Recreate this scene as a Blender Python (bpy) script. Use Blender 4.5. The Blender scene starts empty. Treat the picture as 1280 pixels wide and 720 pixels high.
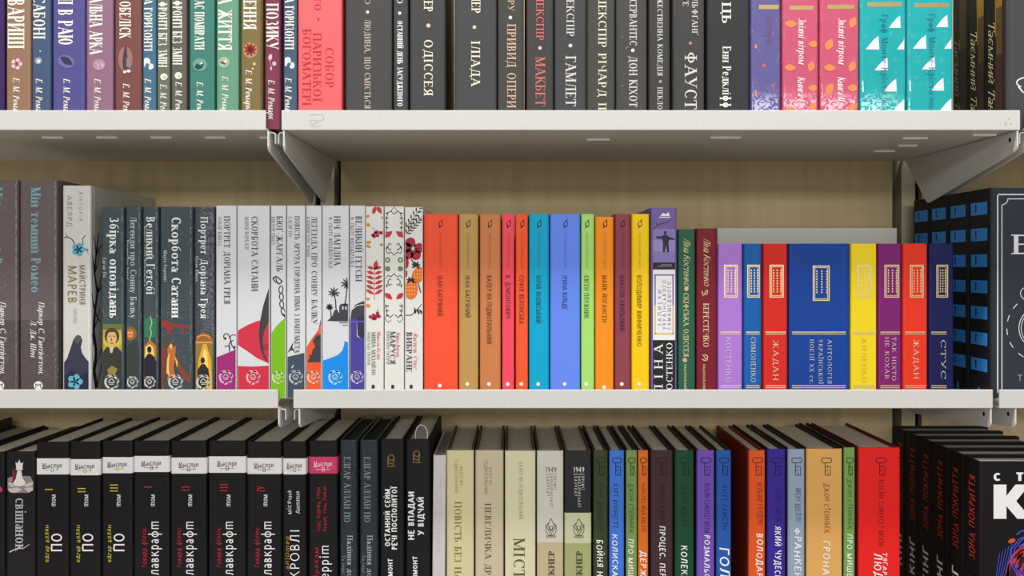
import bpy, math, random
from mathutils.geometry import tessellate_polygon
from mathutils import Vector
R = random.Random(7)
SC = bpy.context.scene
COL = SC.collection
PI = math.pi

# ------------------------------------------------------------------ camera
F, HY, CX, ZC = 940.0, 335.0, 640.0, 1.45      # focal length in px, horizon row, centre column, eye height
cd = bpy.data.cameras.new('camera'); cam = bpy.data.objects.new('camera', cd); COL.objects.link(cam)
cam.location = (0, 0, ZC); cam.rotation_euler = (PI/2, 0, 0)
cd.sensor_width = 36; cd.lens = 36*F/1280; cd.shift_y = -(360-HY)/1280; cd.clip_start = .02
SC.camera = cam
# ------------------------------------------------------------------ world and lights
w = bpy.data.worlds.new('store_air'); SC.world = w; w.use_nodes = True
w.node_tree.nodes['Background'].inputs[0].default_value = (1, .985, .96, 1)
w.node_tree.nodes['Background'].inputs[1].default_value = .17
def area(name, loc, rot, sx, sy, power, col=(1, .98, .95)):
    l = bpy.data.lights.new(name, 'AREA'); l.shape = 'RECTANGLE'; l.size = sx; l.size_y = sy; l.energy = power; l.color = col
    o = bpy.data.objects.new(name, l); COL.objects.link(o); o.location = loc; o.rotation_euler = rot; return o
area('far_ceiling_lamps', (0, -4.0, ZC+1.16), (math.radians(78), 0, 0), 6.0, .35, 92)
area('eye_level_fill', (0, -6.5, ZC-.05), (math.radians(90), 0, 0), 7.0, 2.2, 105, (.97, .985, 1))  # broad fill added at eye level to lift the tabs and back panel
area('aisle_ceiling_lamp', (0, -.60, ZC+1.40), (math.radians(45), 0, 0), 3.6, .4, 9)
area('front_ceiling_lamp', (0, .58, ZC+1.45), (math.radians(14), 0, 0), 3.2, .12, 42)
SC.view_settings.view_transform = 'Standard'; SC.view_settings.look = 'None'
SC.view_settings.gamma = 1; SC.view_settings.use_curve_mapping = False
SC.view_settings.exposure = .07

# ------------------------------------------------------------------ materials
def lin(c):
    return tuple(((v/255)/12.92 if v/255 <= .04045 else ((v/255+.055)/1.055)**2.4) for v in c)
MATS = {}
def mat(c, kind='card'):
    key = (tuple(c), kind)
    if key in MATS: return MATS[key]
    m = bpy.data.materials.new(kind + '_%d_%d_%d' % tuple(c)); m.use_nodes = True
    nt = m.node_tree; b = nt.nodes['Principled BSDF']; L = nt.links
    b.inputs['Base Color'].default_value = (*lin(c), 1)
    b.inputs['Roughness'].default_value = .5
    b.inputs['Specular IOR Level'].default_value = .16
    tc = nt.nodes.new('ShaderNodeTexCoord')
    def noise(scale, detail=2):
        n = nt.nodes.new('ShaderNodeTexNoise'); n.inputs['Scale'].default_value = scale; n.inputs['Detail'].default_value = detail
        L.new(tc.outputs['Object'], n.inputs['Vector']); return n
    def bump(n, strength, dist, sock='Normal'):
        bp = nt.nodes.new('ShaderNodeBump'); bp.inputs['Strength'].default_value = strength; bp.inputs['Distance'].default_value = dist
        L.new(n.outputs['Fac'], bp.inputs['Height']); L.new(bp.outputs['Normal'], b.inputs[sock])
    def vary(n, amt):
        mx = nt.nodes.new('ShaderNodeMixRGB'); mx.blend_type = 'MULTIPLY'; mx.inputs[0].default_value = 1
        rp = nt.nodes.new('ShaderNodeMapRange'); rp.inputs['To Min'].default_value = 1-amt; rp.inputs['To Max'].default_value = 1+amt*.4
        L.new(n.outputs['Fac'], rp.inputs['Value'])
        mx.inputs[1].default_value = (*lin(c), 1); L.new(rp.outputs[0], mx.inputs[2]); L.new(mx.outputs[0], b.inputs['Base Color'])
    if kind == 'card':
        n = noise(60); bump(n, .12, .0006); vary(noise(14, 3), .10)
    elif kind == 'wrap':                                  # shrink film over the cover
        b.inputs['Coat Weight'].default_value = 1; b.inputs['Coat Roughness'].default_value = .06
        n = noise(130, 5); n.inputs['Distortion'].default_value = 1.0
        s1 = nt.nodes.new('ShaderNodeMath'); s1.operation = 'SUBTRACT'; s1.inputs[1].default_value = .5; L.new(n.outputs['Fac'], s1.inputs[0])
        s2 = nt.nodes.new('ShaderNodeMath'); s2.operation = 'ABSOLUTE'; L.new(s1.outputs[0], s2.inputs[0])
        mr = nt.nodes.new('ShaderNodeMapRange'); mr.inputs['From Max'].default_value = .05; mr.inputs['To Min'].default_value = 1; mr.inputs['To Max'].default_value = 0; L.new(s2.outputs[0], mr.inputs['Value'])
        bp = nt.nodes.new('ShaderNodeBump'); bp.inputs['Strength'].default_value = .8; bp.inputs['Distance'].default_value = .0014
        L.new(mr.outputs[0], bp.inputs['Height']); L.new(bp.outputs['Normal'], b.inputs['Coat Normal']); vary(noise(20, 3), .12)
    elif kind == 'paint':                                 # powder coated steel
        n = noise(900, 1); bump(n, .25, .0006); vary(noise(420, 1), .10); b.inputs['Roughness'].default_value = .42
    elif kind == 'pages':
        mp = nt.nodes.new('ShaderNodeMapping'); mp.inputs['Scale'].default_value = (1700, 6, 6)
        n = nt.nodes.new('ShaderNodeTexNoise'); n.inputs['Scale'].default_value = 1; n.inputs['Detail'].default_value = 1
        L.new(tc.outputs['Object'], mp.inputs['Vector']); L.new(mp.outputs[0], n.inputs['Vector'])
        bump(n, .5, .0004); vary(n, .22); b.inputs['Roughness'].default_value = .9; b.inputs['Specular IOR Level'].default_value = .1
    elif kind == 'wood':
        mp = nt.nodes.new('ShaderNodeMapping'); mp.inputs['Scale'].default_value = (30, 30, 1.6)
        n = nt.nodes.new('ShaderNodeTexNoise'); n.inputs['Scale'].default_value = 1.5; n.inputs['Detail'].default_value = 5
        L.new(tc.outputs['Object'], mp.inputs['Vector']); L.new(mp.outputs[0], n.inputs['Vector'])
        vary(n, .28); b.inputs['Roughness'].default_value = .7
    elif kind == 'foil':
        b.inputs['Metallic'].default_value = .7; b.inputs['Roughness'].default_value = .38
    elif kind == 'ink':
        b.inputs['Specular IOR Level'].default_value = .2
    MATS[key] = m
    return m

# ------------------------------------------------------------------ mesh helpers
def link(name, verts, faces, mats, fm=None, parent=None):
    me = bpy.data.meshes.new(name); me.from_pydata(verts, [], faces)
    for m in mats: me.materials.append(m)
    if fm: me.polygons.foreach_set('material_index', fm)
    me.update()
    o = bpy.data.objects.new(name, me); COL.objects.link(o)
    if parent: o.parent = parent
    return o
class MB:
    def __init__(s): s.v = []; s.f = []; s.m = []
    def box(s, x0, x1, y0, y1, z0, z1, m=0):
        n = len(s.v)
        s.v += [(x0,y0,z0),(x1,y0,z0),(x1,y1,z0),(x0,y1,z0),(x0,y0,z1),(x1,y0,z1),(x1,y1,z1),(x0,y1,z1)]
        s.f += [(n,n+3,n+2,n+1),(n+4,n+5,n+6,n+7),(n,n+1,n+5,n+4),(n+1,n+2,n+6,n+5),(n+2,n+3,n+7,n+6),(n+3,n,n+4,n+7)]; s.m += [m]*6
    def bbox(s, x0, x1, y0, y1, z0, z1, r, m=0):           # bar along x with rounded long edges
        pts = []
        for (cy, cz, a0) in ((y1-r, z1-r, 0), (y0+r, z1-r, 90), (y0+r, z0+r, 180), (y1-r, z0+r, 270)):
            for k in range(4):
                a = math.radians(a0+30*k); pts.append((cy+r*math.cos(a), cz+r*math.sin(a)))
        n = len(s.v); N = len(pts)
        for x in (x0, x1): s.v += [(x, p[0], p[1]) for p in pts]
        for i in range(N):
            j = (i+1) % N; s.f.append((n+i, n+j, n+N+j, n+N+i)); s.m.append(m)
        s.f += [tuple(n+i for i in range(N))[::-1], tuple(n+N+i for i in range(N))]; s.m += [m]*2
    def prism_yz(s, pts, x0, x1, m=0):
        n = len(s.v); N = len(pts)
        for x in (x0, x1): s.v += [(x, p[0], p[1]) for p in pts]
        for i in range(N):
            j = (i+1) % N; s.f.append((n+i, n+j, n+N+j, n+N+i)); s.m.append(m)
        s.f += [tuple(n+i for i in range(N)), tuple(n+N+i for i in range(N))[::-1]]; s.m += [m]*2
    def strip(s, path, y0, y1, t, m=0):                    # bent sheet: path in (x,z), extruded in y
        for (a, b) in zip(path, path[1:]):
            dx, dz = b[0]-a[0], b[1]-a[1]; l = math.hypot(dx, dz); nx, nz = -dz/l*t/2, dx/l*t/2
            q = [(a[0]+nx,a[1]+nz),(b[0]+nx,b[1]+nz),(b[0]-nx,b[1]-nz),(a[0]-nx,a[1]-nz)]
            n = len(s.v)
            for y in (y0, y1): s.v += [(p[0], y, p[1]) for p in q]
            s.f += [(n,n+1,n+2,n+3),(n+7,n+6,n+5,n+4)] + [(n+i, n+4+i, n+4+(i+1)%4, n+(i+1)%4) for i in range(4)]; s.m += [m]*6
    def tube(s, pts, r, k=6, m=0):
        n0 = len(s.v); N = len(pts)
        for i, p in enumerate(pts):
            a = Vector(pts[max(i-1,0)]); b = Vector(pts[min(i+1,N-1)]); d = (b-a).normalized()
            u = d.cross(Vector((0,1,0.01))).normalized(); v = d.cross(u)
            for q in range(k):
                an = 2*PI*q/k; c = Vector(p)+u*(r*math.cos(an))+v*(r*math.sin(an)); s.v.append(tuple(c))
        for i in range(N-1):
            for q in range(k):
                s.f.append((n0+i*k+q, n0+i*k+(q+1)%k, n0+(i+1)*k+(q+1)%k, n0+(i+1)*k+q)); s.m.append(m)
    def make(s, name, mats, parent=None): return link(name, s.v, s.f, mats, s.m, parent)
def tag(o, label=None, cat=None, group=None, kind=None):
    if label: o['label'] = label
    if cat: o['category'] = cat
    if group: o['group'] = group
    if kind: o['kind'] = kind
    return o
def empty(name, loc, rz=0):
    o = bpy.data.objects.new(name, None); COL.objects.link(o); o.location = loc; o.rotation_euler = (0, 0, rz); o.empty_display_size = .02; return o

# ------------------------------------------------------------------ lettering (own stroke alphabet, cap height 1)
# s stem / t hairline / k heavy diagonal / a arc (cx,cy,rx,ry,a0,a1) / b bowl to the right (x,y0,y1,x1) / B bowl to the left / o dot
def low(g, xh=.68, sx=.86):
    w, st = g; out = []
    for q in st:
        c = q[0]; p = q[1:]
        if c == 's': out.append(('s', p[0]*sx, p[1]*xh, p[2]*xh))
        elif c in 'tk': out.append((c, p[0]*sx, p[1]*xh, p[2]*sx, p[3]*xh))
        elif c == 'a': out.append(('a', p[0]*sx, p[1]*xh, p[2]*sx, p[3]*xh, p[4], p[5]))
        elif c in 'bB': out.append((c, p[0]*sx, p[1]*xh, p[2]*xh, p[3]*sx))
        elif c == 'o': out.append(('o', p[0]*sx, p[1]*xh+.03, p[2]))
    return (w*sx, out)
G = {
'А': (.82, [('t',.08,0,.40,1),('k',.38,1,.72,0),('t',.2,.33,.58,.33)]),
'Б': (.66, [('s',.15,0,1),('t',.15,.96,.55,.96),('t',.55,.96,.55,.78),('b',.15,0,.56,.6)]),
'В': (.68, [('s',.15,0,1),('b',.15,0,.53,.6),('b',.15,.49,1,.55)]),
'Г': (.60, [('s',.15,0,1),('t',.15,.96,.56,.96),('t',.56,.97,.56,.74)]),
'Ґ': (.62, [('s',.15,0,1),('t',.15,.96,.56,.96),('t',.56,.95,.56,1.2)]),
'Д': (.84, [('t',.2,.04,.34,.98),('s',.62,.04,1),('t',.07,.04,.77,.04),('t',.09,.05,.09,-.2),('t',.75,.05,.75,-.2),('t',.3,.96,.62,.96)]),
'Е': (.64, [('s',.15,0,1),('t',.15,.96,.55,.96),('t',.55,.97,.55,.78),('t',.15,.51,.45,.51),('t',.15,.04,.57,.04),('t',.57,.04,.57,.22)]),
'Є': (.76, [('a',.42,.5,.34,.5,48,312),('t',.12,.5,.52,.5)]),
'Ж': (1.04,[('s',.52,0,1),('t',.5,.48,.14,1),('t',.54,.48,.9,1),('k',.45,.55,.1,0),('k',.59,.55,.94,0)]),
'З': (.62, [('a',.29,.75,.23,.25,-90,150),('a',.29,.26,.27,.27,-150,90)]),
'И': (.82, [('s',.15,0,1),('s',.66,0,1),('t',.17,.04,.64,.96)]),
'І': (.36, [('s',.18,0,1)]),
'Ї': (.40, [('s',.2,0,1),('o',.08,1.16,.07),('o',.32,1.16,.07)]),
'Й': (.82, [('s',.15,0,1),('s',.66,0,1),('t',.17,.04,.64,.96),('a',.4,1.25,.16,.14,180,360)]),
'К': (.76, [('s',.15,0,1),('t',.2,.42,.6,1),('k',.34,.6,.68,0)]),
'Л': (.80, [('s',.62,0,1),('t',.28,.96,.62,.96),('t',.18,.08,.3,.98),('t',.05,.04,.19,.04)]),
'М': (.98, [('t',.14,0,.14,1),('k',.14,1,.47,.02),('t',.46,.02,.80,1),('s',.82,0,1)]),
'Н': (.82, [('s',.15,0,1),('s',.66,0,1),('t',.15,.51,.66,.51)]),
'О': (.84, [('a',.42,.5,.36,.51,0,360)]),
'П': (.82, [('s',.15,0,1),('s',.66,0,1),('t',.15,.96,.66,.96)]),
'Р': (.64, [('s',.15,0,1),('b',.15,.42,1,.58)]),
'С': (.74, [('a',.42,.5,.35,.51,45,315),('t',.66,.98,.66,.72)]),
'Т': (.70, [('s',.35,0,1),('t',.04,.96,.66,.96),('t',.05,.97,.05,.74),('t',.65,.97,.65,.74)]),
'У': (.76, [('k',.1,1,.4,.36),('t',.67,1,.34,.05),('t',.34,.05,.16,.04)]),
'Ф': (.94, [('s',.47,0,1),('a',.47,.52,.38,.29,0,360)]),
'Х': (.78, [('k',.1,1,.66,0),('t',.66,1,.1,0)]),
'Ц': (.84, [('s',.15,0,1),('s',.64,0,1),('t',.15,.04,.78,.04),('t',.78,.05,.78,-.2)]),
'Ч': (.78, [('s',.62,0,1),('a',.38,.7,.24,.28,180,270),('t',.15,1,.15,.7),('t',.36,.43,.62,.43)]),
'Ш': (1.12,[('s',.15,0,1),('s',.55,0,1),('s',.95,0,1),('t',.15,.04,.95,.04)]),
'Щ': (1.16,[('s',.15,0,1),('s',.55,0,1),('s',.95,0,1),('t',.15,.04,1.08,.04),('t',1.08,.05,1.08,-.2)]),
'Ь': (.66, [('s',.15,0,1),('b',.15,0,.56,.6)]),
'Ю': (1.12,[('s',.15,0,1),('a',.69,.5,.33,.51,0,360),('t',.15,.5,.38,.5)]),
'Я': (.72, [('s',.55,0,1),('B',.55,.42,1,.12),('k',.42,.46,.1,0)]),
'K': (.96, [('s',.22,0,1),('k',.36,.40,.74,1),('k',.36,.62,.78,0)]),
'm': (.98, [('s',.13,0,.68),('s',.48,0,.68),('s',.83,0,.68),('t',.13,.64,.83,.64)]),
'1': (.46, [('s',.25,0,1),('t',.25,.97,.08,.78)]),
'9': (.62, [('a',.3,.68,.24,.32,0,360),('t',.53,.68,.3,0)]),
'4': (.66, [('s',.45,0,1),('t',.45,.98,.06,.3),('t',.06,.28,.62,.28)]),
'.': (.28, [('o',.12,.06,.08)]), ',': (.28, [('o',.12,.06,.08),('t',.15,.04,.07,-.16)]),
'-': (.42, [('t',.06,.4,.36,.4)]), "'": (.22, [('t',.1,1,.1,.72)]), ' ': (.42, []), '•': (.5, [('o',.25,.45,.16)]),
'а': (.56, [('s',.44,0,.5),('a',.26,.46,.20,.22,20,150),('a',.24,.19,.20,.20,0,360)]),
'б': (.62, [('a',.31,.33,.25,.34,0,360),('t',.07,.33,.2,.82),('t',.2,.84,.54,.98)]),
'е': (.58, [('a',.31,.34,.25,.35,0,320),('t',.06,.36,.55,.36)]),
'р': (.62, [('s',.15,-.33,.68),('a',.32,.34,.24,.35,-150,150)]),
'у': (.60, [('k',.08,.68,.32,.06),('t',.54,.68,.2,-.32)]),
'ф': (.84, [('s',.42,-.33,1),('a',.42,.34,.34,.34,0,360)]),
'і': (.32, [('s',.16,0,.68),('o',.16,.9,.08)]), 'ї': (.36, [('s',.18,0,.68),('o',.06,.88,.07),('o',.30,.88,.07)]),
}
for a, b in zip('вгґдєжзийклмностхцчшщьюяп', 'ВГҐДЄЖЗИЙКЛМНОСТХЦЧШЩЬЮЯП'): G[a] = low(G[b])
#          stem  hair  serif slant gap  jitter
STY = {
'serif':  (.16, .055, .10, 0, .06, 0), 'bserif': (.20, .07, .10, 0, .07, 0), 'thin': (.11, .05, .07, 0, .10, 0),
'cond':   (.165, .065, .08, 0, .05, 0), 'sans': (.13, .12, 0, 0, .06, 0), 'bsans': (.21, .18, 0, 0, .07, 0), 'heavy': (.34, .24, 0, 0, .07, 0),
'ital':   (.15, .06, .05, .26, .02, 0), 'script': (.10, .055, .03, .45, -.04, .03), 'hand': (.11, .10, 0, .08, .08, .10), 'bhand': (.15, .14, 0, .10, .08, .07),
'wheavy': (.34, .22, 0, 0, 1.25, 0), 'lsans': (.10, .095, 0, 0, .08, 0),
'wide':   (.16, .055, .10, 0, .45, 0), 'sansw': (.13, .12, 0, 0, .35, 0),
}
def lay(text, style, aspect=1.0):
    """quads in (s,t) with cap height 1, and the advance; aspect = horizontal squeeze, to keep stems from thinning"""
    th, hr, sf, sl, gap, jit = STY[style]
    th = th/max(.45, aspect)**.6; jr = random.Random(text)
    quads = []; x = 0.0
    for ch in text:
        wd, st = G.get(ch, G['О'])
        q = []
        def vline(px, y0, y1, w_): q.append([(px-w_/2,y0),(px+w_/2,y0),(px+w_/2,y1),(px-w_/2,y1)])
        def seg(x0, y0, x1, y1, w_):
            if abs(y1-y0) > .5*abs(x1-x0): q.append([(x0-w_/2,y0),(x0+w_/2,y0),(x1+w_/2,y1),(x1-w_/2,y1)])
            else: q.append([(x0,y0-hr/2),(x1,y1-hr/2),(x1,y1+hr/2),(x0,y0+hr/2)])
        def ring(cx, cy, rx, ry, a0, a1):
            n = max(5, int(abs(a1-a0)/26)); P = []
            for i in range(n+1):
                a = math.radians(a0+(a1-a0)*i/n)
                P.append(((cx+rx*math.cos(a), cy+ry*math.sin(a)), (cx+max(rx-th,rx*.35)*math.cos(a), cy+max(ry-hr,ry*.4)*math.sin(a))))
            for u, v in zip(P, P[1:]): q.append([u[0], v[0], v[1], u[1]])
        for c in st:
            k, p = c[0], c[1:]
            if k == 's':
                vline(p[0], p[1], p[2], th)
                if sf:
                    for yy, d in ((p[1], 1), (p[2], -1)):
                        q.append([(p[0]-th/2-sf, yy), (p[0]+th/2+sf, yy), (p[0]+th/2+sf, yy+d*hr*.8), (p[0]-th/2-sf, yy+d*hr*.8)])
            elif k == 't':
                if not sf and p[0] == p[2] and p[1] > .9 and abs(p[1]-p[3]) < .3 and p[3] > .6: continue   # serif ticks
                if not sf and ch in 'ЕеГгТтСс' and p[0] == p[2]: continue
                seg(*p, hr*1.15)
                if sf and ch in 'АаУуХхМмЖжКк':
                    for xx, yy in ((p[0], p[1]), (p[2], p[3])):
                        if yy in (0, 1): q.append([(xx-sf*1.3, yy), (xx+sf*1.3, yy), (xx+sf*1.3, yy+(hr*.8 if yy == 0 else -hr*.8)), (xx-sf*1.3, yy+(hr*.8 if yy == 0 else -hr*.8))])
            elif k == 'k':
                seg(*p, th*1.1)
                if sf:
                    for xx, yy in ((p[0], p[1]), (p[2], p[3])):
                        if yy in (0, 1): q.append([(xx-sf*1.5, yy), (xx+sf*1.5, yy), (xx+sf*1.5, yy+(hr*.8 if yy == 0 else -hr*.8)), (xx-sf*1.5, yy+(hr*.8 if yy == 0 else -hr*.8))])
            elif k == 'a': ring(*p)
            elif k in 'bB':
                x0, y0, y1, x1 = p; sg = 1 if k == 'b' else -1
                rx = min(abs(x1-x0)*.62, .3); ex = x1-sg*rx; ry = (y1-y0)/2
                for yy in (y0+hr/2, y1-hr/2): q.append([(x0,yy-hr/2),(ex,yy-hr/2),(ex,yy+hr/2),(x0,yy+hr/2)])
                ring(ex, y0+ry, rx, ry, *((-90, 90) if k == 'b' else (90, 270)))
            elif k == 'o':
                ox, oy, r = p; r = max(r, hr*.7)
                pts = [(ox+r*math.cos(2*PI*i/8), oy+r*math.sin(2*PI*i/8)) for i in range(8)]
                q.append(pts[0:4]+[pts[4]]); q.append([pts[4],pts[5],pts[6],pts[7],pts[0]])
        jy = jr.uniform(-jit, jit); js = 1+jr.uniform(-jit, jit)
        for f in q: quads.append([(x+u+sl*v, v*js+jy) for (u, v) in f])
        x += wd+gap
    return quads, max(x-gap, .1)

# ------------------------------------------------------------------ printed shapes, given in spine coordinates (x right, y down)
def ell(cx, cy, rx, ry, rot=0, n=14, a0=0, a1=360):
    c, s = math.cos(math.radians(rot)), math.sin(math.radians(rot)); out = []
    m = n if a1-a0 >= 360 else n+1
    for i in range(m):
        a = math.radians(a0+(a1-a0)*i/n); x, y = rx*math.cos(a), ry*math.sin(a); out.append((cx+x*c-y*s, cy+x*s+y*c))
    return out
def leaf(x, y, l, wd, rot):
    c, s = math.cos(math.radians(rot)), math.sin(math.radians(rot)); p = []
    for i in range(7): t = i/6; p.append((t*l, wd*math.sin(PI*t)))
    for i in range(5, 0, -1): t = i/6; p.append((t*l, -wd*math.sin(PI*t)))
    return [(x+a*c-b*s, y+a*s+b*c) for a, b in p]
def rect(x0, y0, x1, y1): return [(x0,y0),(x1,y0),(x1,y1),(x0,y1)]
def line(pts, wd, taper=1.0):
    out = []; N = len(pts)-1
    for i, (a, b) in enumerate(zip(pts, pts[1:])):
        dx, dy = b[0]-a[0], b[1]-a[1]; l = math.hypot(dx, dy) or 1; nx, ny = -dy/l/2, dx/l/2
        w0 = wd*(1+(taper-1)*i/N); w1 = wd*(1+(taper-1)*(i+1)/N)
        out.append([(a[0]+nx*w0,a[1]+ny*w0),(b[0]+nx*w1,b[1]+ny*w1),(b[0]-nx*w1,b[1]-ny*w1),(a[0]-nx*w0,a[1]-ny*w0)])
    return out
def arc(cx, cy, r, a0, a1, n=10, ry=None): return [(cx+r*math.cos(math.radians(a0+(a1-a0)*i/n)), cy+(ry or r)*math.sin(math.radians(a0+(a1-a0)*i/n))) for i in range(n+1)]
def frame(x0, y0, x1, y1, t): return [rect(x0,y0,x1,y0+t), rect(x0,y1-t,x1,y1), rect(x0,y0+t,x0+t,y1-t), rect(x1-t,y0+t,x1,y1-t)]

def T(s, cx, h, y0, y1, col, style='serif', d='D', name='title', face='spine', kind='ink', label=None):
    return ('text', name, face, s, cx, h, y0, y1, col, style, d, kind, label)
def A(name, shapes, face='spine', kind='ink', label=None): return ('art', name, face, shapes, kind, label)

# ------------------------------------------------------------------ the book
ROWS = {'top': (.944, ZC+.1757), 'mid': (.996, ZC-.1727), 'low': (1.036, ZC-.490)}
NB = {}
def make_book(name, label, group, width, height, depth, loc, rz, col, items, mapper, fmapper=None, hard=True, bands=(), surf='card',
              side=None, page=(205, 196, 176), lean=0, pages_top=None, headband=None, cat='book'):
    root = empty(name, loc, rz); tag(root, label, cat, group)
    if lean: root.rotation_euler = (0, math.radians(lean), rz)
    t = .0024 if hard else .0006
    hw = width/2; r = min(.0034 if hard else .0010, hw*.3)
    prof = [(-hw, depth)]
    if hard: prof += [(-hw, .0085), (-hw+.0008, .0075), (-hw+.0008, .0055), (-hw, .0045)]
    prof += [(-hw+r-r*math.cos(a), r-r*math.sin(a)) for a in (0, PI/6, PI/3, PI/2)]
    prof += [(-x, y) for x, y in prof[::-1]]
    inn = [(max(-hw+t+(.001 if hard else 0), min(hw-t-(.001 if hard else 0), x)), max(y, t)) for x, y in prof]
    zs = [0, height]; cols = [col]; 
    for (za, zb, c) in bands: zs += [max(0, za), min(height, zb)]
    zs = sorted(set(round(z, 6) for z in zs)); mats = [mat(side or col, surf), mat(col, surf)]
    for b in bands: mats.append(mat(b[2], surf))
    v, f, fm = [], [], []; N = len(prof)
    for z in zs:
        v += [(x, y, z) for x, y in prof]+[(x, y, z) for x, y in inn]
    k0 = 1 if not hard else 5
    for li in range(len(zs)-1):
        zm = (zs[li]+zs[li+1])/2; mi = 1
        for bi, b in enumerate(bands):
            if b[0] <= zm <= b[1]: mi = 2+bi
        a, b_ = li*2*N, (li+1)*2*N
        for i in range(N-1):
            onspine = k0 <= i < N-1-k0
            f.append((a+i, a+i+1, b_+i+1, b_+i)); fm.append(mi if (onspine or not side) else 0)
            f.append((a+N+i+1, a+N+i, b_+N+i, b_+N+i+1)); fm.append(0)
        for i in (0, N-1):
            f.append((a+i, b_+i, b_+N+i, a+N+i)); fm.append(0)
    for base, fl in ((0, 0), ((len(zs)-1)*2*N, 1)):
        mi = 1
        for i in range(N-1):
            q = (base+i, base+i+1, base+N+i+1, base+N+i); f.append(q if fl else q[::-1]); fm.append(0 if side and not (k0 <= i < N-1-k0) else 1)
    link('cover', v, f, mats, fm, root)
    o = .0035 if hard else .0
    pb = MB(); ins = .0034 if hard else .0006
    yb = depth-(.004 if hard else .0005)
    pb.box(-hw+ins+.0004, hw-ins-.0004, .0026 if hard else .0008, yb, o+.0003, height-o-.0003)
    pb.make('page_block', [mat(page, 'pages')], root)
    if headband:
        hb = MB(); hb.bbox(-hw+ins+.001, hw-ins-.001, .0026, .0046, height-o-.0006, height-o+.0016, .0009)
        hb.make('headband', [mat(headband, 'card')], root)
    lay_n = {'spine': 0, 'front': 0}
    for it in items:
        face = it[2]; lay_n[face] += 1
        def place(px, py, k):
            e = .00012+.00005*k
            if face == 'spine':
                x, z = mapper(px, py); x = max(-hw+r*.8, min(hw-r*.8, x)); return (x, -e, min(max(z, .0005), height-.0005))
            y, z = fmapper(px, py); return (hw+e, min(max(y, .001), depth-.001), min(max(z, .001), height-.001))
        if it[0] == 'text':
            _, nm, _, s, cx, h, y0, y1, c, sty, d, kd, lb = it
            L0 = abs(y1-y0); q, adv = lay(s, sty); asp = L0/adv/h; q, adv = lay(s, sty, asp)
            sc = L0/adv; vv, ff = [], []
            for qi, poly in enumerate(q):
                n = len(vv)
                for (u, t_) in poly:
                    if d == 'D': p = (cx-h/2+t_*h, y0+u*sc)
                    elif d == 'U': p = (cx+h/2-t_*h, y1-u*sc)
                    else: p = (y0+u*sc, cx+h/2-t_*h)
                    vv.append(place(*p, lay_n[face]+.08*(qi % 9)))
                ff.append(tuple(range(n, n+len(poly))))
            ob = link(nm, vv, ff, [mat(c, kd)], None, root)
        else:
            _, nm, _, shapes, kd, lb = it
            vv, ff, fm2, ml = [], [], [], []
            for i, sh in enumerate(shapes):
                c, polys = sh[0], sh[1:]
                m_ = mat(c, kd)
                if m_ not in ml: ml.append(m_)
                for poly in polys:
                    if isinstance(poly[0][0], tuple): polyl = poly
                    else: polyl = [poly]
                    for pl in polyl:
                        n = len(vv); vv += [place(px, py, lay_n[face]+i*.25) for px, py in pl]
                        if len(pl) <= 4: tri = [tuple(range(len(pl)))]
                        else: tri = tessellate_polygon([[Vector((x, y, 0)) for x, y in pl]])
                        for t3 in tri:
                            ff.append(tuple(n+a for a in t3)); fm2.append(ml.index(m_))
            lay_n[face] += int(len(shapes)*.25)+1
            ob = link(nm, vv, ff, ml, fm2, root)
        if lb: ob['label'] = lb
    return root

def book(row, x0, x1, top, col, label, group, *items, hard=True, depth=None, bands=(), bottom=None, **kw):
    D, zf = ROWS[row]; s = D/F; cx = (x0+x1)/2
    z = lambda py: ZC+(HY-py)*s
    H = (z(top) if top is not None else zf+kw.pop('h')) - zf
    kw.pop('h', None)
    dy = kw.pop('dy', 0)
    if depth is None: depth = {'top': .150, 'mid': .150, 'low': .165}[row]
    bb = [(z(b[1])-zf, z(b[0])-zf, b[2]) for b in bands]
    mp = lambda px, py: ((px-cx)*s, z(py)-zf)
    if 'mapsh' in kw: kw.pop('mapsh')
    return make_book(kw.pop('name', 'hardback_book' if hard else 'paperback_book'), label, group, (x1-x0)*s-.0003, H, depth,
                     ((cx-CX)*s, D+dy, zf), 0, col, items, mp, None, hard, bb, **kw)
def face_out(label, group, X, y_front, th, H, cover_w, zf, col, *items, **kw):
    """a book standing with its front cover to the aisle, spine to the left; item coordinates in mm from the top left of each face"""
    mp = lambda px, py: (px/1000-th/2, H-py/1000)
    fm = lambda px, py: (px/1000, H-py/1000)
    return make_book(kw.pop('name', 'hardback_book'), label, group, th-.0006, H, cover_w, (X, y_front+th/2, zf), -PI/2, col, items, mp, fm, **kw)

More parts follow.
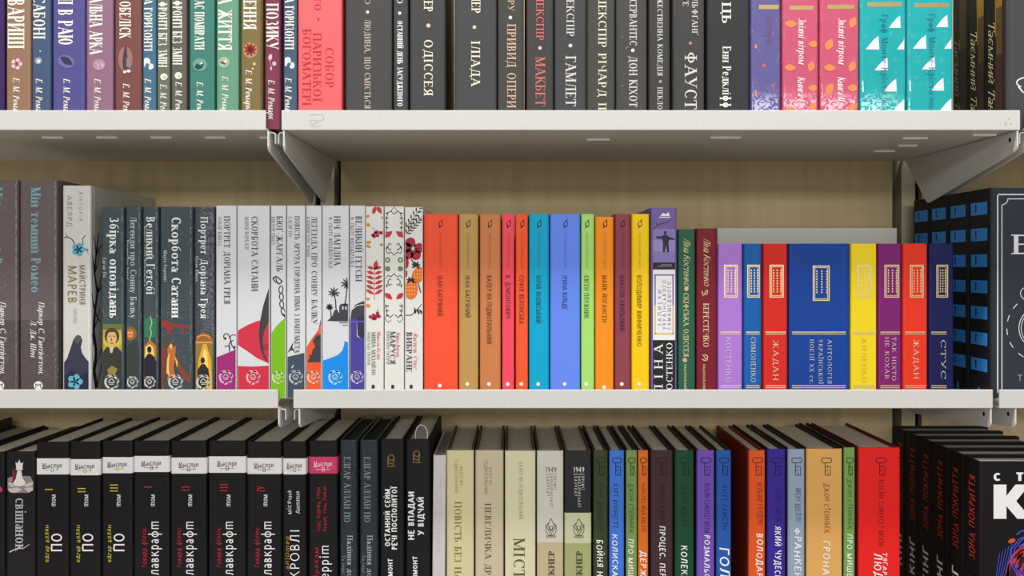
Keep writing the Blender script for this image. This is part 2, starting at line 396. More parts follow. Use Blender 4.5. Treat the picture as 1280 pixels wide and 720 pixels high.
# ------------------------------------------------------------------ the bookcase
PAINT = mat((211, 211, 207), 'paint'); WOOD = mat((186, 166, 128), 'wood'); DARK = mat((18, 16, 14), 'card')
YB = 1.222
def panel(name, x0, x1):
    m = MB(); m.box(x0, x1, YB, YB+.012, ZC-.9, ZC+.62); return tag(m.make(name, [WOOD]), kind='structure')
panel('wall_back', -.278, .618); panel('wall_left', -1.15, -.320); panel('wall_right', .666, 1.25)
m = MB(); m.box(-1.2, 1.3, YB+.03, YB+.04, ZC-.9, ZC+.62); tag(m.make('gap_dark_sheet', [DARK]), kind='structure')  # black sheet added behind the panel gaps so they read dark
m = MB(); m.box(-6, 6, -7, YB+.05, -.02, 0); tag(m.make('floor', [mat((182, 172, 160), 'card')]), kind='structure')
for xc, lb in ((-.299, 'upright steel post at the back between the left and middle shelf bays'), (.642, 'upright steel post at the back between the middle and right shelf bays')):
    m = MB(); m.box(xc-.011, xc+.011, YB-.004, YB+.03, ZC-.9, ZC+.62)
    root = empty('shelf_upright', (0, 0, 0)); m.make('post', [mat((170, 158, 132), 'paint')], root)
    fl = MB(); fl.box(xc-.03, xc+.03, YB-.01, YB+.03, ZC-.905, ZC-.9); fl.box(xc-.03, xc+.03, YB+.012, YB+.03, -0.0, ZC-.905); fl.make('foot', [mat((170, 158, 132), 'paint')], root)
    tag(root, lb, 'shelf upright', 'bookcase uprights')
def shelf(label, x0, x1, y0, zb, zt, zf, ribs=(), marks=(), brl=None, brr=None, drop=.0735, hooks=True):
    """steel tray shelf: lip up at the front, thin floor, and a bracket under each end (zb lip bottom, zt lip top, zf floor)"""
    root = empty('steel_shelf', (0, 0, 0)); tag(root, label, 'shelf', 'steel bookshelves')
    m = MB(); m.bbox(x0, x1, y0, y0+.0022, zb, zt, .0010); m.box(x0, x1, y0+.0022, YB-.006, zf-.003, zf-.0001); m.box(x0, x1, YB-.008, YB-.006, zf, zf+.012)
    if zf-.003 > zb+.002: m.box(x0, x1, y0+.0022, y0+.014, zb, zb+.0016)
    m.make('tray', [PAINT], root)
    zu = zf-.003
    for (xa, xb, yy) in ribs:
        r = MB(); r.bbox(xa, xb, yy, yy+.0045, zu-.0030, zu, .001); r.make('pressed_tab', [mat((244, 244, 240), 'paint')], root)  # paler than the tray: the light the tabs catch is put into their paint
    for polys in marks:
        vv, ff = [], []
        for pl in polys:
            n = len(vv); vv += [(p[0], y0-.0001, p[1]) for p in pl]; ff.append(tuple(range(n, n+len(pl))))
        link('tape_residue', vv, ff, [mat((186, 180, 164), 'ink')], None, root)
    for bx, side in ((brl, 1), (brr, -1)):
        if bx is None: continue
        b = MB(); yf = y0+.0006; zk = zb-.0006 if zf-.003 <= zb+.002 else zb
        pr = [(yf, zk), (yf, zb-.020), (yf+.002, zb-.0236), (yf+.006, zb-.0262), (y0+.196, zb-drop+.0005), (y0+.202, zb-drop), (y0+.207, zb-drop+.0035), (y0+.242, zb-.03), (y0+.268, zk)]
        pr = [(min(a, YB-.012), c) for a, c in pr]
        b.prism_yz(pr, bx-.0011, bx+.0011)
        b.strip([(bx, zb-.0005), (bx-side*.0012, zb-.0008)], yf, yf+.004, .0008)
        o = b.make('bracket', [PAINT], root)
        if not hooks or (bx > .5 and side == -1):
            d_ = MB(); cy_, cz_ = yf+.013, zb-.010
            n_ = len(d_.v); d_.v += [(bx-.00125, cy_+.0026*math.cos(k*PI/5), cz_+.0030*math.sin(k*PI/5)) for k in range(10)]; d_.f.append(tuple(range(10))); d_.m.append(0)
            d_.make('bolt_hole', [DARK], o); continue
        h = MB(); s_ = -side
        h.strip([(bx, zb-.0022), (bx+s_*.0055, zb-.0022), (bx+s_*.0075, zb-.004), (bx+s_*.0078, zb-.016)], yf+.004, yf+.05, .0012)
        h.make('hook', [PAINT], o)
    return root
Zt, Zm, Zl = (ZC+.1723, ZC+.1973, ZC+.1757), (ZC-.185, ZC-.1603, ZC-.1727), (ZC-.502, ZC-.476, ZC-.490)
ribs = [(-.616+.0712*k, -.589+.0712*k, .985) for k in range(5)]
ribsr = [(.515, .548, .99), (.540, .566, 1.05), (.53, .560, 1.10), (.592, .622, .965), (.26, .30, .985), (.10, .13, 1.0)]
def px(x, y, D=.940): return ((x-CX)*D/F, ZC+(HY-y)*D/F)
mk1 = [[px(*p) for p in q] for q in line([(386,144),(403,143),(405,149),(390,156),(387,150),(398,151)], .9)+line([(388,158),(402,158)], .7)]
mk2 = [[px(*p) for p in q] for q in [rect(1256,152,1258,156), rect(1260,148,1262,150), rect(1263,154,1265,156), rect(1255,156,1259,157), rect(1250,153,1251,155)]]
shelf('upper steel shelf at far left, under the muted coloured novels', -.95, -.308, .940, *Zt, ribs=ribs, brr=-.305)
shelf('upper steel shelf of the middle bay, under the dark grey classics', -.288, .635, .940, *Zt, ribs=ribsr, marks=[mk1, mk2], brl=-.2855, brr=.6325)
shelf('upper steel shelf of the right bay, only its bracket showing at the edge', .6425, 1.2, .940, *Zt, brl=.6455)
shelf('lower steel shelf at left, under the film-wrapped and grey-white novels', -.95, -.3085, .991, *Zm, brr=-.3075, drop=.044)
shelf('long lower steel shelf under the orange, blue and yellow books', -.288, .6335, .991, *Zm, brl=-.2805, brr=.6315, drop=.044)
shelf('lower steel shelf at right, under the dark face-out book with white border', .6425, 1.2, .991, *Zm, brl=.6640, drop=.044, hooks=False)
shelf('bottom steel shelf at left, under the black hardbacks', -.95, -.3085, 1.031, *Zl)
shelf('bottom steel shelf of the middle bay, under the cream and colourful hardbacks', -.288, .6335, 1.031, *Zl)
shelf('bottom steel shelf at right, under the face-out black stack', .6425, 1.2, .9845, *Zl)
# grey steel divider lying behind the cloth-bound row
m = MB(); x0, x1 = (897-CX)*1.17/F, (1121-CX)*1.17/F; zt_ = ZC+(HY-285)*1.17/F
m.bbox(x0, x1, 1.170, 1.172, ROWS['mid'][1], zt_, .0009); m.box(x0, x1, 1.172, 1.205, ROWS['mid'][1], ROWS['mid'][1]+.002); m.box(x1-.002, x1, 1.172, 1.205, ROWS['mid'][1], zt_)
m.box(x0, x0+.002, 1.172, 1.205, ROWS['mid'][1], zt_)
tag(m.make('shelf_divider', [mat((200, 200, 190), 'paint')]), 'pale grey steel divider standing behind the lavender, blue and red cloth books', 'divider')

# ================================================================== TOP SHELF
W = (238, 234, 222)
def flower(cx, cy, r, c, cc):
    return [(c, *[ell(cx+r*.55*math.cos(a*PI/2.5), cy+r*.55*math.sin(a*PI/2.5), r*.48, r*.42, a*72) for a in range(5)]), (cc, ell(cx, cy, r*.22, r*.22))]
GT = 'novels in muted colours on the top shelf'
def remarque(x0, x1, col, title, tx, th, ty0, ty1, ax, ay, art, label, top_h=.212, **kw):
    return book('top', x0, x1, None, col, label, GT,
        T(title, tx, th, ty0, ty1, W, 'cond'), T('Е. М. Ремарк', ax, 8, ay, ay+50, W, 'ital', name='author_name'), A('emblem', art), h=top_h, **kw)
book('top', -22, 5, None, (62, 40, 92), 'dark purple novel cut off by the photo edge at far left of top shelf', GT, h=.212)
remarque(7, 38, (150, 117, 93), 'ТРИ ТОВАРИШІ', 20, 21, -60, 61, 20.5, 97, flower(21, 80, 7, (236,190,196), (150,60,80)), 'tan brown novel with a small pink blossom above the author line')
remarque(39, 63, (72, 90, 122), 'НІЧ У ЛІСАБОНІ', 49, 15, -66, 49, 49, 98, [((140,160,165), ell(48,76,4.5,4.5)), ((235,245,235), ell(48.5,76.5,2,2)), ((190,210,215), ell(50.5,64,1,1))], 'slate blue novel with a small glowing light, between tan and violet books')
remarque(65, 106, (86, 82, 142), 'ТІНІ В РАЮ', 82, 18, -22, 57, 83.5, 98, [((112,106,160), ell(83,77,11,8,20)), ((58,52,82), leaf(75,71,19,4.5,32))], 'wide violet blue novel with a dark leaf below its title')
remarque(107, 141, (146, 108, 132), 'ТРІУМФАЛЬНА АРКА', 120, 16, -47, 68, 122, 98, [((178,140,160), ell(124,81,8,7)), ((236,170,186), rect(127,79.5,129.5,84)), ((210,190,205), *line([(120,78),(123,82),(126,78)], .7)+line([(123,82),(123,87)], .7))], 'mauve novel with a faint pink candle below its white title')
remarque(143, 177, (122, 76, 74), 'ЧОРНИЙ ОБЕЛІСК', 156.5, 14, -49, 48, 158, 104, [((160,112,106), ell(157,74,9,16)), ((74,60,62), [(156,57),(158,57),(160,74),(162,86),(154,87),(153,76)]), ((126,130,146), [(158,72),(161,74),(162,84),(158,84)]), (W, ell(156,90,2,1.6), ell(161,89,2.4,1.8))], 'brick brown novel with a grey obelisk-like shape beneath the title')
remarque(178, 195, (70, 112, 138), 'СТАНЦІЯ НА ГОРИЗОНТІ', 184.5, 12, -56, 64, 185, 98, [((206,222,240), ell(183,78,5,6,20), ell(189,83,3.4,3.6)), ((80,110,160), ell(184,82,2.4,3,30)), ((244,248,252), ell(182,75,2,2.4), ell(188,85,2,2))], 'blue teal novel with a white cloud-like splash, beside the brick brown one')
remarque(196, 212, (108, 114, 98), 'НА ЗАХІДНОМУ ФРОНТІ БЕЗ ЗМІН', 203, 12, -76, 84, 204.5, 105, [((232,232,214), ell(205,96,4.6,4.2)), ((190,192,172), ell(206,97,2,2))], 'olive grey novel with white dandelion, left one of the identical pair')
remarque(213.5, 233, (98, 98, 88), 'НА ЗАХІДНОМУ ФРОНТІ БЕЗ ЗМІН', 221.5, 12, -76, 81, 223.5, 102, [((232,232,214), ell(223,94.5,4.6,4.4)), ((190,192,172), ell(224,95,2,2))], 'olive grey novel with white dandelion, right one of the identical pair')
remarque(236, 268, (66, 128, 116), 'ЧАС ЖИТИ І ЧАС ПОМИРАТИ', 249.5, 12, -60, 62, 250, 102, [((110,160,150), ell(250,81,9,8)), ((40,70,74), [(243,84),(246,79),(251,82),(254,77),(255,81),(252,86),(247,87)]), ((220,226,215), ell(252,79,1.6,1.2))], 'teal green novel with a small dark bird-like figure under the title')
remarque(270, 298, (106, 156, 128), 'ІСКРА ЖИТТЯ', 281.5, 17, -38, 63, 281.5, 95, [((150,186,160), ell(280,78,7,7)), ((196,186,140), [(275,80),(280,75),(285,72),(283,78),(279,83)]), ((112,84,64), leaf(274,77,10,1.6,20)), (W, ell(282,77,1.4,1.8,30))], 'sage green novel with a tiny yellowish bird below its title')
remarque(300.5, 326, (128, 110, 68), 'ПОВЕРНЕННЯ', 312.5, 16, -55, 37, 311, 87, [((176,140,96), ell(313,63,9,10)), ((150,44,44), *[leaf(313,62,9,1.7,a) for a in range(0,360,40)]), ((84,24,28), ell(313,62,3,3)), ((200,186,130), ell(318,80,2,2), ell(316,86,1.5,1.5))], 'ochre brown novel with a ragged red flower')
remarque(328.5, 349, (128, 62, 84), 'ЖИТТЯ В ПОЗИКУ', 338, 17, -68, 60, 337.5, 98, [((226,190,200), ell(336,70,2.4,4,10), ell(341,78,2.6,2.8), ell(337,84,1.2,2.5)), ((196,130,150), *line([(335,72),(337,80),(341,78)], .8))], 'burgundy novel standing in the gap between the two upper shelves', dy=.006)
remarque(354, 371, (72, 94, 116), 'СТАНЦІЯ НА ГОРИЗОНТІ', 361.5, 12, -58, 62, 360.5, 97, [((206,222,240), ell(359,77,4.6,6,20), ell(365,82,3.4,4)), ((70,90,130), ell(361,81,2.2,3,30)), ((244,248,252), ell(358,74,1.8,2.2), ell(366,80,1.6,2))], 'slate blue novel with white splash, between burgundy and coral books')
CR = (190, 44, 56)
book('top', 372, 427, None, (250, 106, 108), 'wide coral red hardback with three lines of red lettering', 'classics on the top shelf',
     T('СОБОР', 412, 10.5, 59, 110, CR), T('ПАРИЗЬКОЇ', 396.5, 10.5, 41, 127, CR), T('БОГОМАТЕРІ', 383.5, 10.5, 36, 132, CR),
     T('ВІКТОР ГЮГО', 397, 8.5, -70, 13, CR, name='author_name'), A('dot', [(CR, ell(398, 24, 1.6, 1.6))]), h=.218)
GG = 'dark grey hardback classics on the top shelf'
DG = (68, 69, 70)
def classic(x0, x1, label, *items, col=DG, **kw): return book('top', x0, x1, None, col, label, GG, *items, h=.216, **kw)
def dot(x, y, c, r=2.0): return A('dot', [(c, ell(x, y, r, r))])
c1 = (196, 184, 170)
classic(431.5, 490, 'wide dark grey classic with small beige lettering, directly right of the coral book', T('ЛЮДИНА, ЩО СМІЄТЬСЯ', 459.5, 7.5, 24, 136, c1), dot(459.5, 15, (226,222,214)), T('ВІКТОР ГЮГО', 459.5, 7, -78, 6, c1, name='author_name'), col=(73, 73, 73))
classic(491.5, 510, 'slim grey classic packed with bold white letters, second right of the coral book', T('ОСТАННІЙ ДЕНЬ ЗАСУДЖЕНОГО', 500, 6.6, 26, 133, (240,240,236), 'bserif'), dot(499.5, 16.5, (244,244,240)), T('ВІКТОР ГЮГО', 500, 7, -78, 5, (240,240,236), name='author_name'))
c2 = (238, 232, 206)
classic(512, 556.5, 'dark grey classic lettered ОДІССЕЯ with a copper dot', T('ОДІССЕЯ', 535.5, 11, 49, 120, c2), dot(535.5, 32, (226,196,160), 2.6), T('ГОМЕР', 535.5, 11, -26, 15, c2, name='author_name'))
classic(568, 621, 'dark grey classic lettered ІЛІАДА, right of a black gap', T('ІЛІАДА', 594.5, 11, 51, 108, c2), dot(593, 34, (232,214,180), 2.2), T('ГОМЕР', 595, 11, -26, 17, c2, name='author_name'), col=(70, 72, 73))
classic(622, 655, 'grey classic with two copper-beige words, left of the red lettered one', T('ПРИВИД ОПЕРИ', 639.5, 11, 30, 135, (206,176,148)), dot(638, 22, W, 2.2), T('ГАСТОН ЛЕРУ', 639, 8, -66, 14, (206,176,148), name='author_name'), col=(70, 70, 67))
c3 = (206, 112, 102)
classic(658, 692, 'dark grey classic with reddish pink lettering', T('МАКБЕТ', 675.5, 12, 71, 133, c3), dot(675, 60, (232,190,176), 2.2), T('ВІЛЬЯМ ШЕКСПІР', 675, 9.5, -66, 51, c3, name='author_name'), col=(67, 67, 67), side=(120, 44, 66))
c4 = (214, 212, 206)
classic(693, 733, 'grey classic with pale grey title and bright white dot, right of the red lettered one', T('ГАМЛЕТ', 713.5, 13, 70, 133, c4), dot(713, 57, (248,248,246), 2.2), T('ВІЛЬЯМ ШЕКСПІР', 713, 9.5, -68, 46, c4, name='author_name'), col=(70, 70, 73))
classic(734, 769, 'olive grey classic with one long line of cream capitals and no dot', T('ВІЛЬЯМ ШЕКСПІР РІЧАРД ІІ', 753, 10, -72, 138, (232,224,196)), col=(72, 72, 67), side=(206, 186, 140))
classic(770, 809, 'grey classic with light grey lettering and large white dot mid spine, few specks', T('ДОН КІХОТ', 791.5, 10, 70, 134, c4), dot(791, 63, (240,240,238), 2.2), T('МІГЕЛЬ СЕРВАНТЕС', 791.5, 9, -42, 57, c4, name='author_name'), A('speckle', [((170,168,165), ell(778,46,.6,.6), ell(783,60,.7,.7), ell(785,59,.5,.5), ell(778,107,.7,.7), ell(780,93,.5,.5))]), col=(73, 73, 73))
classic(811, 838, 'slim dark grey classic with small thin grey capitals, left of the reddish dotted one', T('БОЖЕСТВЕННА КОМЕДІЯ', 825, 6.5, -14, 95, c4), dot(825.5, 102, (160,158,156), 2), T('ПЕКЛО', 825, 6.5, 109, 137, c4, name='subtitle'), col=(65, 65, 63), side=(112,40,62))
classic(841, 881, 'dark grey classic with a large white five-letter title and dull rose dot', T('ФАУСТ', 863.5, 15, 64, 137, c4), dot(863, 54, (176,138,136), 2), T('ЙОГАНН ВОЛЬФҐАНҐ', 868.5, 7, -60, 44, c4, name='author_name'), T('ҐЕТЕ', 857, 7, -16, 8, c4, name='author_name'), col=(68, 68, 68))
classic(884, 937, 'very dark grey book with bold white lettering, last before the violet wrapped book', T('ІТАЛІЄЦЬ', 908, 11, -70, 30, (246,242,230), 'bserif'), T('Енн Редкліфф', 908.5, 10.5, 58, 135, (246,242,230), 'serif', name='author_name'), col=(53, 55, 57))
GW = 'film-wrapped novels on the top shelf'
GOLD = (172, 150, 100)
OR = (240, 136, 76)
book('top', 938.5, 976, None, (98, 92, 154), 'violet film-wrapped novel with a gold bar and small orange leaves', GW, A('gold_bar', [(GOLD, rect(948.5,6,974.5,11.5))], kind='foil'),
     A('leaf_pattern', [(OR, leaf(943,58,3.5,3,0), leaf(943,116,3.5,4,0)), ((198,96,104), leaf(952,83,6,2.6,-20), leaf(965,105,5,2.4,70))]), T('Звіяні вітром', 963, 8, 18, 54, (126,90,124), 'ital'), surf='wrap', h=.214)
PK = (206, 84, 116)
for k, (a, b, tx, sub, lb) in enumerate(((978, 1023.5, 1002.5, 'Книга І', 'pink film-wrapped novel with orange leaves, next to the violet one'), (1025, 1074, 1052.5, 'Книга ІІ', 'pink film-wrapped novel with orange leaves, next to the turquoise pair'))):
    lf = [(980+14*.0, 29, 17, 4.4, 5), (1010, 55, 14, 4.2, 0), (980, 84, 15, 4.2, 4), (1012, 90, 14, 4.2, -75), (1010, 110, 13, 4.4, 0), (981, 136, 14, 4.4, 10), (1012, 137, 12, 4, -50)] if k == 0 else \
         [(1063, 35, 15, 4.6, -68), (1033, 63, 16, 5, -65), (1029, 84, 16, 4.4, 5), (1062, 90, 15, 4.6, -65), (1059, 110, 14, 4.6, 0), (1033, 118, 16, 5, -60), (1061, 138, 13, 4.4, -40)]
    book('top', a, b, None, PK, lb, GW, A('gold_bar', [(GOLD, rect(a+9, 7-k, a+39-k*-4, 12.5-k))], kind='foil'), A('leaf_pattern', [((244,140,84), *[leaf(*q) for q in lf])]),
         T('Звіяні вітром', tx, 9, 22, 80, (250,232,236), 'ital'), T(sub, tx-1, 9, 96, 126, (250,232,236), 'ital', name='subtitle'), surf='wrap', h=.214)
TQ = (0, 172, 178)
def fin(x, y, wd, h): return [(x-wd, y), (x-wd*.72, y-h*.35), (x-wd*.35, y-h*.75), (x, y-h), (x+wd*.03, y-h*.5), (x+wd*.06, y)]
for k, (a, b, lb) in enumerate(((1075, 1133, 'turquoise film-wrapped novel with white fin shapes, next to the pink pair'), (1134, 1192, 'turquoise film-wrapped novel with white fin shapes, next to the dark script spines'))):
    o = a-1075
    fins = [(1125, 35, 14, 15.5), (1098, 62, 16, 17), (1134, 62, 13, 15), (1109, 88, 16, 16), (1120, 114.5, 15.5, 16), (1079, 115, 9, 15), (1131, 139, 15, 15)]
    book('top', a, b, None, TQ, lb, GW, A('gold_bar', [(GOLD, rect(a+9, 3+k, a+52, 8.5+k))], kind='foil'), A('fin_pattern', [((226,228,238), *[fin(x+o*1.0, y-k, w_, h_) for x, y, w_, h_ in fins])]),
         T('Граф Монте-Крісто', 1106+o, 8, 18-k, 118, (24,86,112), 'thin'), T('Книга ІІ', 1106+o, 7, 122, 140, (24,120,140), 'thin', name='subtitle'), surf='wrap', h=.214)
zt0 = ROWS['top'][1]
for k, lb in enumerate(('dark cover-out novel in front of its stack, white pen stroke on grey cover', 'middle dark spine with golden script, second of the turned stack', 'hindmost dark spine with faint script, touching the turquoise book')):
    y0 = .944+.0373*k; H = .215; off = ROWS['top'][1]+.215-ZC
    yy = lambda p: H*1000-(HY-p-175.7)        # picture row at the shelf front -> mm from book top
    it = [T('Таємний Танок', 11, 12, 100, 236, (236,214,170) if k < 2 else (96,84,80), 'script'), A('cover_photo', [((150,112,42), rect(20,0,35,95)), ((98,66,34), rect(22,60,35,120), [(14,0),(20,0),(20,60)]), ((70,42,34), rect(20,120,35,215))] if k < 2 else [((60,48,30), rect(18,0,35,90)), ((44,34,30), rect(20,90,35,215))])]
    it = [it[1], T('Таємний Танок', 13, 13, 70, 212, (240,216,168) if k < 2 else (120,112,108), 'script')]
    if k == 0:
        it += [A('script_stroke', [((236,236,236), *line(arc(32, 158, 16, 130, 330, 14, 7), 1.6)+line([(18,163),(24,170),(38,171)], 1.6)+line([(36,158),(37,176)], 1.6)+line([(46,154),(62,150),(60,172),(76,158)], 1.6))], face='front')]
    face_out(lb, 'turned stack of dark novels on the top shelf', .6176, y0, .0371, H, .145, zt0, (30, 26, 24) if k else (34, 29, 27), *it, side=(72, 71, 73))

# ================================================================== MIDDLE SHELF
def wreath(cx, cy, r, c):
    s = [c, *line(arc(cx, cy, r*.86, 110, 330, 10), r*.30), *line(arc(cx, cy, r*.86, -30, 75, 6), r*.18)]
    s += [leaf(cx+r*.9*math.cos(math.radians(a)), cy+r*.9*math.sin(math.radians(a)), r*.75, r*.14, a+98) for a in (-150, -95, -40, 10, 60)]
    s += [*line([(cx-r*.45, cy-r*.05), (cx, cy-r*.5), (cx+r*.45, cy-r*.05)], r*.12), rect(cx-r*.42, cy+r*.02, cx+r*.42, cy+r*.14), rect(cx-r*.3, cy+r*.26, cx+r*.3, cy+r*.36)]
    return tuple(s)
GM = 'film-wrapped novels at the left of the lower shelf'
TL = (124, 168, 178); WH = (236, 236, 236)
def romeo(x0, x1, off, lb):
    book('mid', x0, x1, 225, (104, 92, 93), lb, GM, T('Мій темний Ромео', 45+off, 12, 234, 366, TL, 'bserif'),
         T('Паркер С. Гантінгтон,', 52+off, 7, 377, 468, WH, 'ital', name='author_name'), T('Л. Дж. Шен', 42+off, 7, 400, 446, WH, 'ital', name='author_name'),
         A('publisher_logo', [(WH, ell(48+off, 482, 5.6, 5.6)), ((60,52,54), *line([(45+off,485),(45+off,479.5),(48+off,482),(51+off,479.5),(51+off,485)], 1.1))]),
         bands=[(400, 500, (88, 76, 77))], surf='wrap', depth=.155)
romeo(-23, 22.5, -48, 'dark greyish film-wrapped novel cut by the left photo edge, faded teal letters')
romeo(24, 71.5, 0, 'dark greyish film-wrapped novel with teal and white letters, left of the tall white book')
BR = (34, 40, 62); GO = (150, 138, 104)
book('mid', 77.5, 113.5, 232, (214, 213, 208), 'tall white film-wrapped book with dark branches and two blue flowers', GM,
     A('cover_art', [(BR, *line([(79,297),(84,296),(90,299),(94,306),(101,311),(113,312)], 1.1)+line([(101,311),(104,305),(103,299),(107,294)], .9)+line([(108,311),(113,318)], 1.2)+line([(84,296),(82,291)], .7)),
                     ((56,58,78), [(78,453),(84,448),(88,436),(92,424),(96,419),(101,420),(103,426),(101,434),(103,442),(108,449),(113,452),(113,500),(78,500)]),
                     ((40,42,70), [(78,470),(90,462),(100,470),(113,464),(113,500),(78,500)]),
                     ((94,84,80), ell(97,424,4,5.5,15)),
                     *flower(98, 312, 8.6, (92,172,196), (40,70,96)), *flower(94, 477, 9.5, (98,176,198), (40,70,96))]),
     T('МАЙСТРИНЯ', 103, 7.5, 331, 381, (120,106,72), 'sans'), T('МАРЕВ', 90.5, 11, 332, 379, (138,124,84), 'sans'),
     T('ВІКТОРІЯ', 101, 4.6, 240, 276, (160,158,150), 'sansw', name='author_name'), T('АВЕЯРД', 87, 6.5, 244, 284, (160,158,150), 'sans', name='author_name'),
     T('КНИГА ПЕРША', 94, 4, 386, 404, (176,172,160), 'sans', name='subtitle'),
     surf='wrap', depth=.182, h=0, name='hardback_book', side=(196, 196, 190))
# branch print along the right board of the tall white book is part of that book
tall = [o for o in bpy.data.objects if o.get('label', '').startswith('tall white film')][0]
hw = (113.5-77.5)*.996/F/2-.00015
def side_art(root, hw, polys, c):
    vv, ff = [], []
    for pl in polys:
        n = len(vv); vv += [(hw+.00012, y, z) for y, z in pl]; ff.append(tuple(range(n, n+len(pl))))
    link('board_art', vv, ff, [mat(c, 'ink')], None, root)
br = []
rr = random.Random(3)
pz = [(.014, .012), (.008, .035), (.013, .06), (.007, .09), (.010, .115), (.016, .14), (.009, .165), (.013, .19), (.019, .22)]
br += line(pz, .0075, .35)
for (a, b, c, d) in ((.008,.035,.024,.06), (.013,.06,.003,.085), (.007,.09,.022,.12), (.010,.115,.003,.14), (.016,.14,.028,.165), (.016,.14,.026,.15), (.009,.165,.003,.19), (.009,.165,.022,.195), (.013,.19,.007,.215), (.013,.19,.028,.205), (.010,.115,.024,.10), (.014,.012,.03,.05), (.028,.165,.05,.19), (.024,.06,.05,.085)):
    br += line([(a,b), ((a+c)/2+rr.uniform(-.002,.002), (b+d)/2+rr.uniform(-.004,.004)), (c,d)], .0030, .45)
side_art(tall, hw, br, BR)

# dark gothic series
GS = 'dark film-wrapped series with pictures at the foot'
DK = (62, 76, 82)
def dark(x0, x1, title, tx, th, ty1, auth, ax, ay, art, lb, col=DK, tsty='serif', tcol=(238, 240, 238), ax_h=4.2):
    cx = (x0+x1)/2; r = min(9, (x1-x0)*.36)
    book('mid', x0, x1, 258.5, col, lb, GS, A('cover_picture', art), A('publisher_logo', [wreath(cx-1, 477.5, r, (206, 208, 204))]),
         T(title, tx, th, 271, ty1, tcol, tsty), T(auth, ax, ax_h, ay[0], ay[1], (196, 204, 204), 'sans', name='author_name'),
         surf='wrap', depth=.145)
dark(126, 155, 'Збірка оповідань', 143, 11.5, 398, 'Едгар По', 131, (322, 347),
     [((104,116,56), rect(127,405,154.5,425)), ((170,160,60), rect(127,412,154.5,440)), ((204,184,70), ell(141,424,12.5,13)), ((78,62,44), ell(140,420,9.4,10.5)), ((222,178,126), ell(139.8,422.5,6.2,9.2)), ((84,66,48), [(133,416),(136,411),(144,411),(147.5,416),(147,421),(144,415),(136,415.5),(133.5,421)]),
      ((96,70,52), rect(135.5,419.6,138.6,420.6), rect(141,419.6,144.4,420.6), rect(137.6,428.4,142,429.6), [(139.4,421),(140.6,426),(138.6,426)]),
      ((56,56,54), [(127,440),(134,433),(140,436),(146,433),(154.5,440),(154.5,498),(127,498)]), ((206,196,160), [(137,434),(142,434),(140.5,441),(138,441)]), ((150,132,66), [(134,462),(140,457),(147,461),(144,468),(136,468)])],
     'dark slate film-wrapped book showing a portrait of a man against yellow light', tsty='bserif')
dark(156.5, 176.5, 'Легенди про Сонну Балку', 167, 7.6, 398, 'Вашингтон Ірвінг', 159.6, (300, 350),
     [((120,106,58), ell(163,417,8,9)), ((206,104,50), ell(162.5,417.5,5.2,6)), ((240,196,120), ell(161,416,1.2,1.2), ell(164.4,416,1.2,1.2), rect(160.5,419.5,165,420.6)), ((58,64,62), [(158,434),(164,428),(171,427),(176,434),(176,498),(158,498)])],
     'slim dark film-wrapped book with a round orange glowing face', tcol=(196,204,202))
dark(178, 198, 'Великий Гетсбі', 188.5, 10.5, 368, 'Френсіс Скотт Фіцджеральд', 181, (282, 358),
     [((50,120,84), rect(178.5,398,198,422)), ((190,220,180), *line([(188,395),(190,404),(187.5,410),(189.5,416),(186.5,426)], .8)), ((178,118,52), [(178.5,432),(188,425),(198,432),(198,452),(178.5,452)]), ((244,206,110), [(181,447),(182,434),(187,430),(192,434),(193,447)]),
      ((38,36,50), ell(186.8,437,2.8,4.2), [(180,449),(185,442),(188.5,442),(193,446),(196,452),(196,498),(179,498)])],
     'dark film-wrapped book with a green flash above a man seen from behind')
dark(199.5, 241, 'Скорбота Сатани', 220.5, 11.5, 397, 'Марія Кореллі', 207, (313, 352),
     [((150,52,50), [(200,400),(210,402),(222,406),(234,406),(238,412),(229,409),(231,420),(226,411),(214,408),(214,422),(208,411),(200,408)]), ((92,70,60), [(200,428),(210,424),(214,430),(206,434),(204,450),(202,498),(200,498)]), ((132,60,46), [(204,432),(209,440),(206,460),(205,498),(200,498),(200,440)]),
      ((190,110,50), [(209,436),(214,428),(217,434),(220,432),(219,446),(217,460),(220,474),(214,472),(209,476),(211,460)]), ((240,200,96), [(209,448),(212,440),(211,458),(212,470),(208,466)], [(218,444),(222,452),(228,462),(221,458)], [(211,432),(215,430),(215,437)]),
      ((128,70,52), [(222,440),(226,456),(232,464),(240.5,470),(240.5,480),(230,474),(222,462)])],
     'wide dark film-wrapped book with red flames and a burning figure', tsty='bserif')
dark(242, 268.5, 'Портрет Доріана Грея', 255.5, 9, 398, 'Оскар Вайлд', 246.4, (320, 352),
     [((150,116,52), rect(243,428,268,498)), ((222,172,60), [(246,498),(248,450),(254,430),(258,430),(264,450),(266,498)]), ((244,216,110), [(250,470),(255,436),(259,440),(261,470)]), ((164,96,46), [(242.6,426),(246,420),(254,415),(262,418),(267,424),(267.5,428),(242.6,428)]), ((216,160,80), *line(arc(254.5,423,8,180,360,8,4), 1.4), rect(243,427,267.5,429)),
      ((46,42,36), ell(253.5,450.5,2.7,4), [(247,462),(252,455),(256,455),(260.5,461),(262,472),(258,476),(258,498),(248,498)])],
     'dark film-wrapped book with a small man standing in golden flames', col=(60, 66, 76))

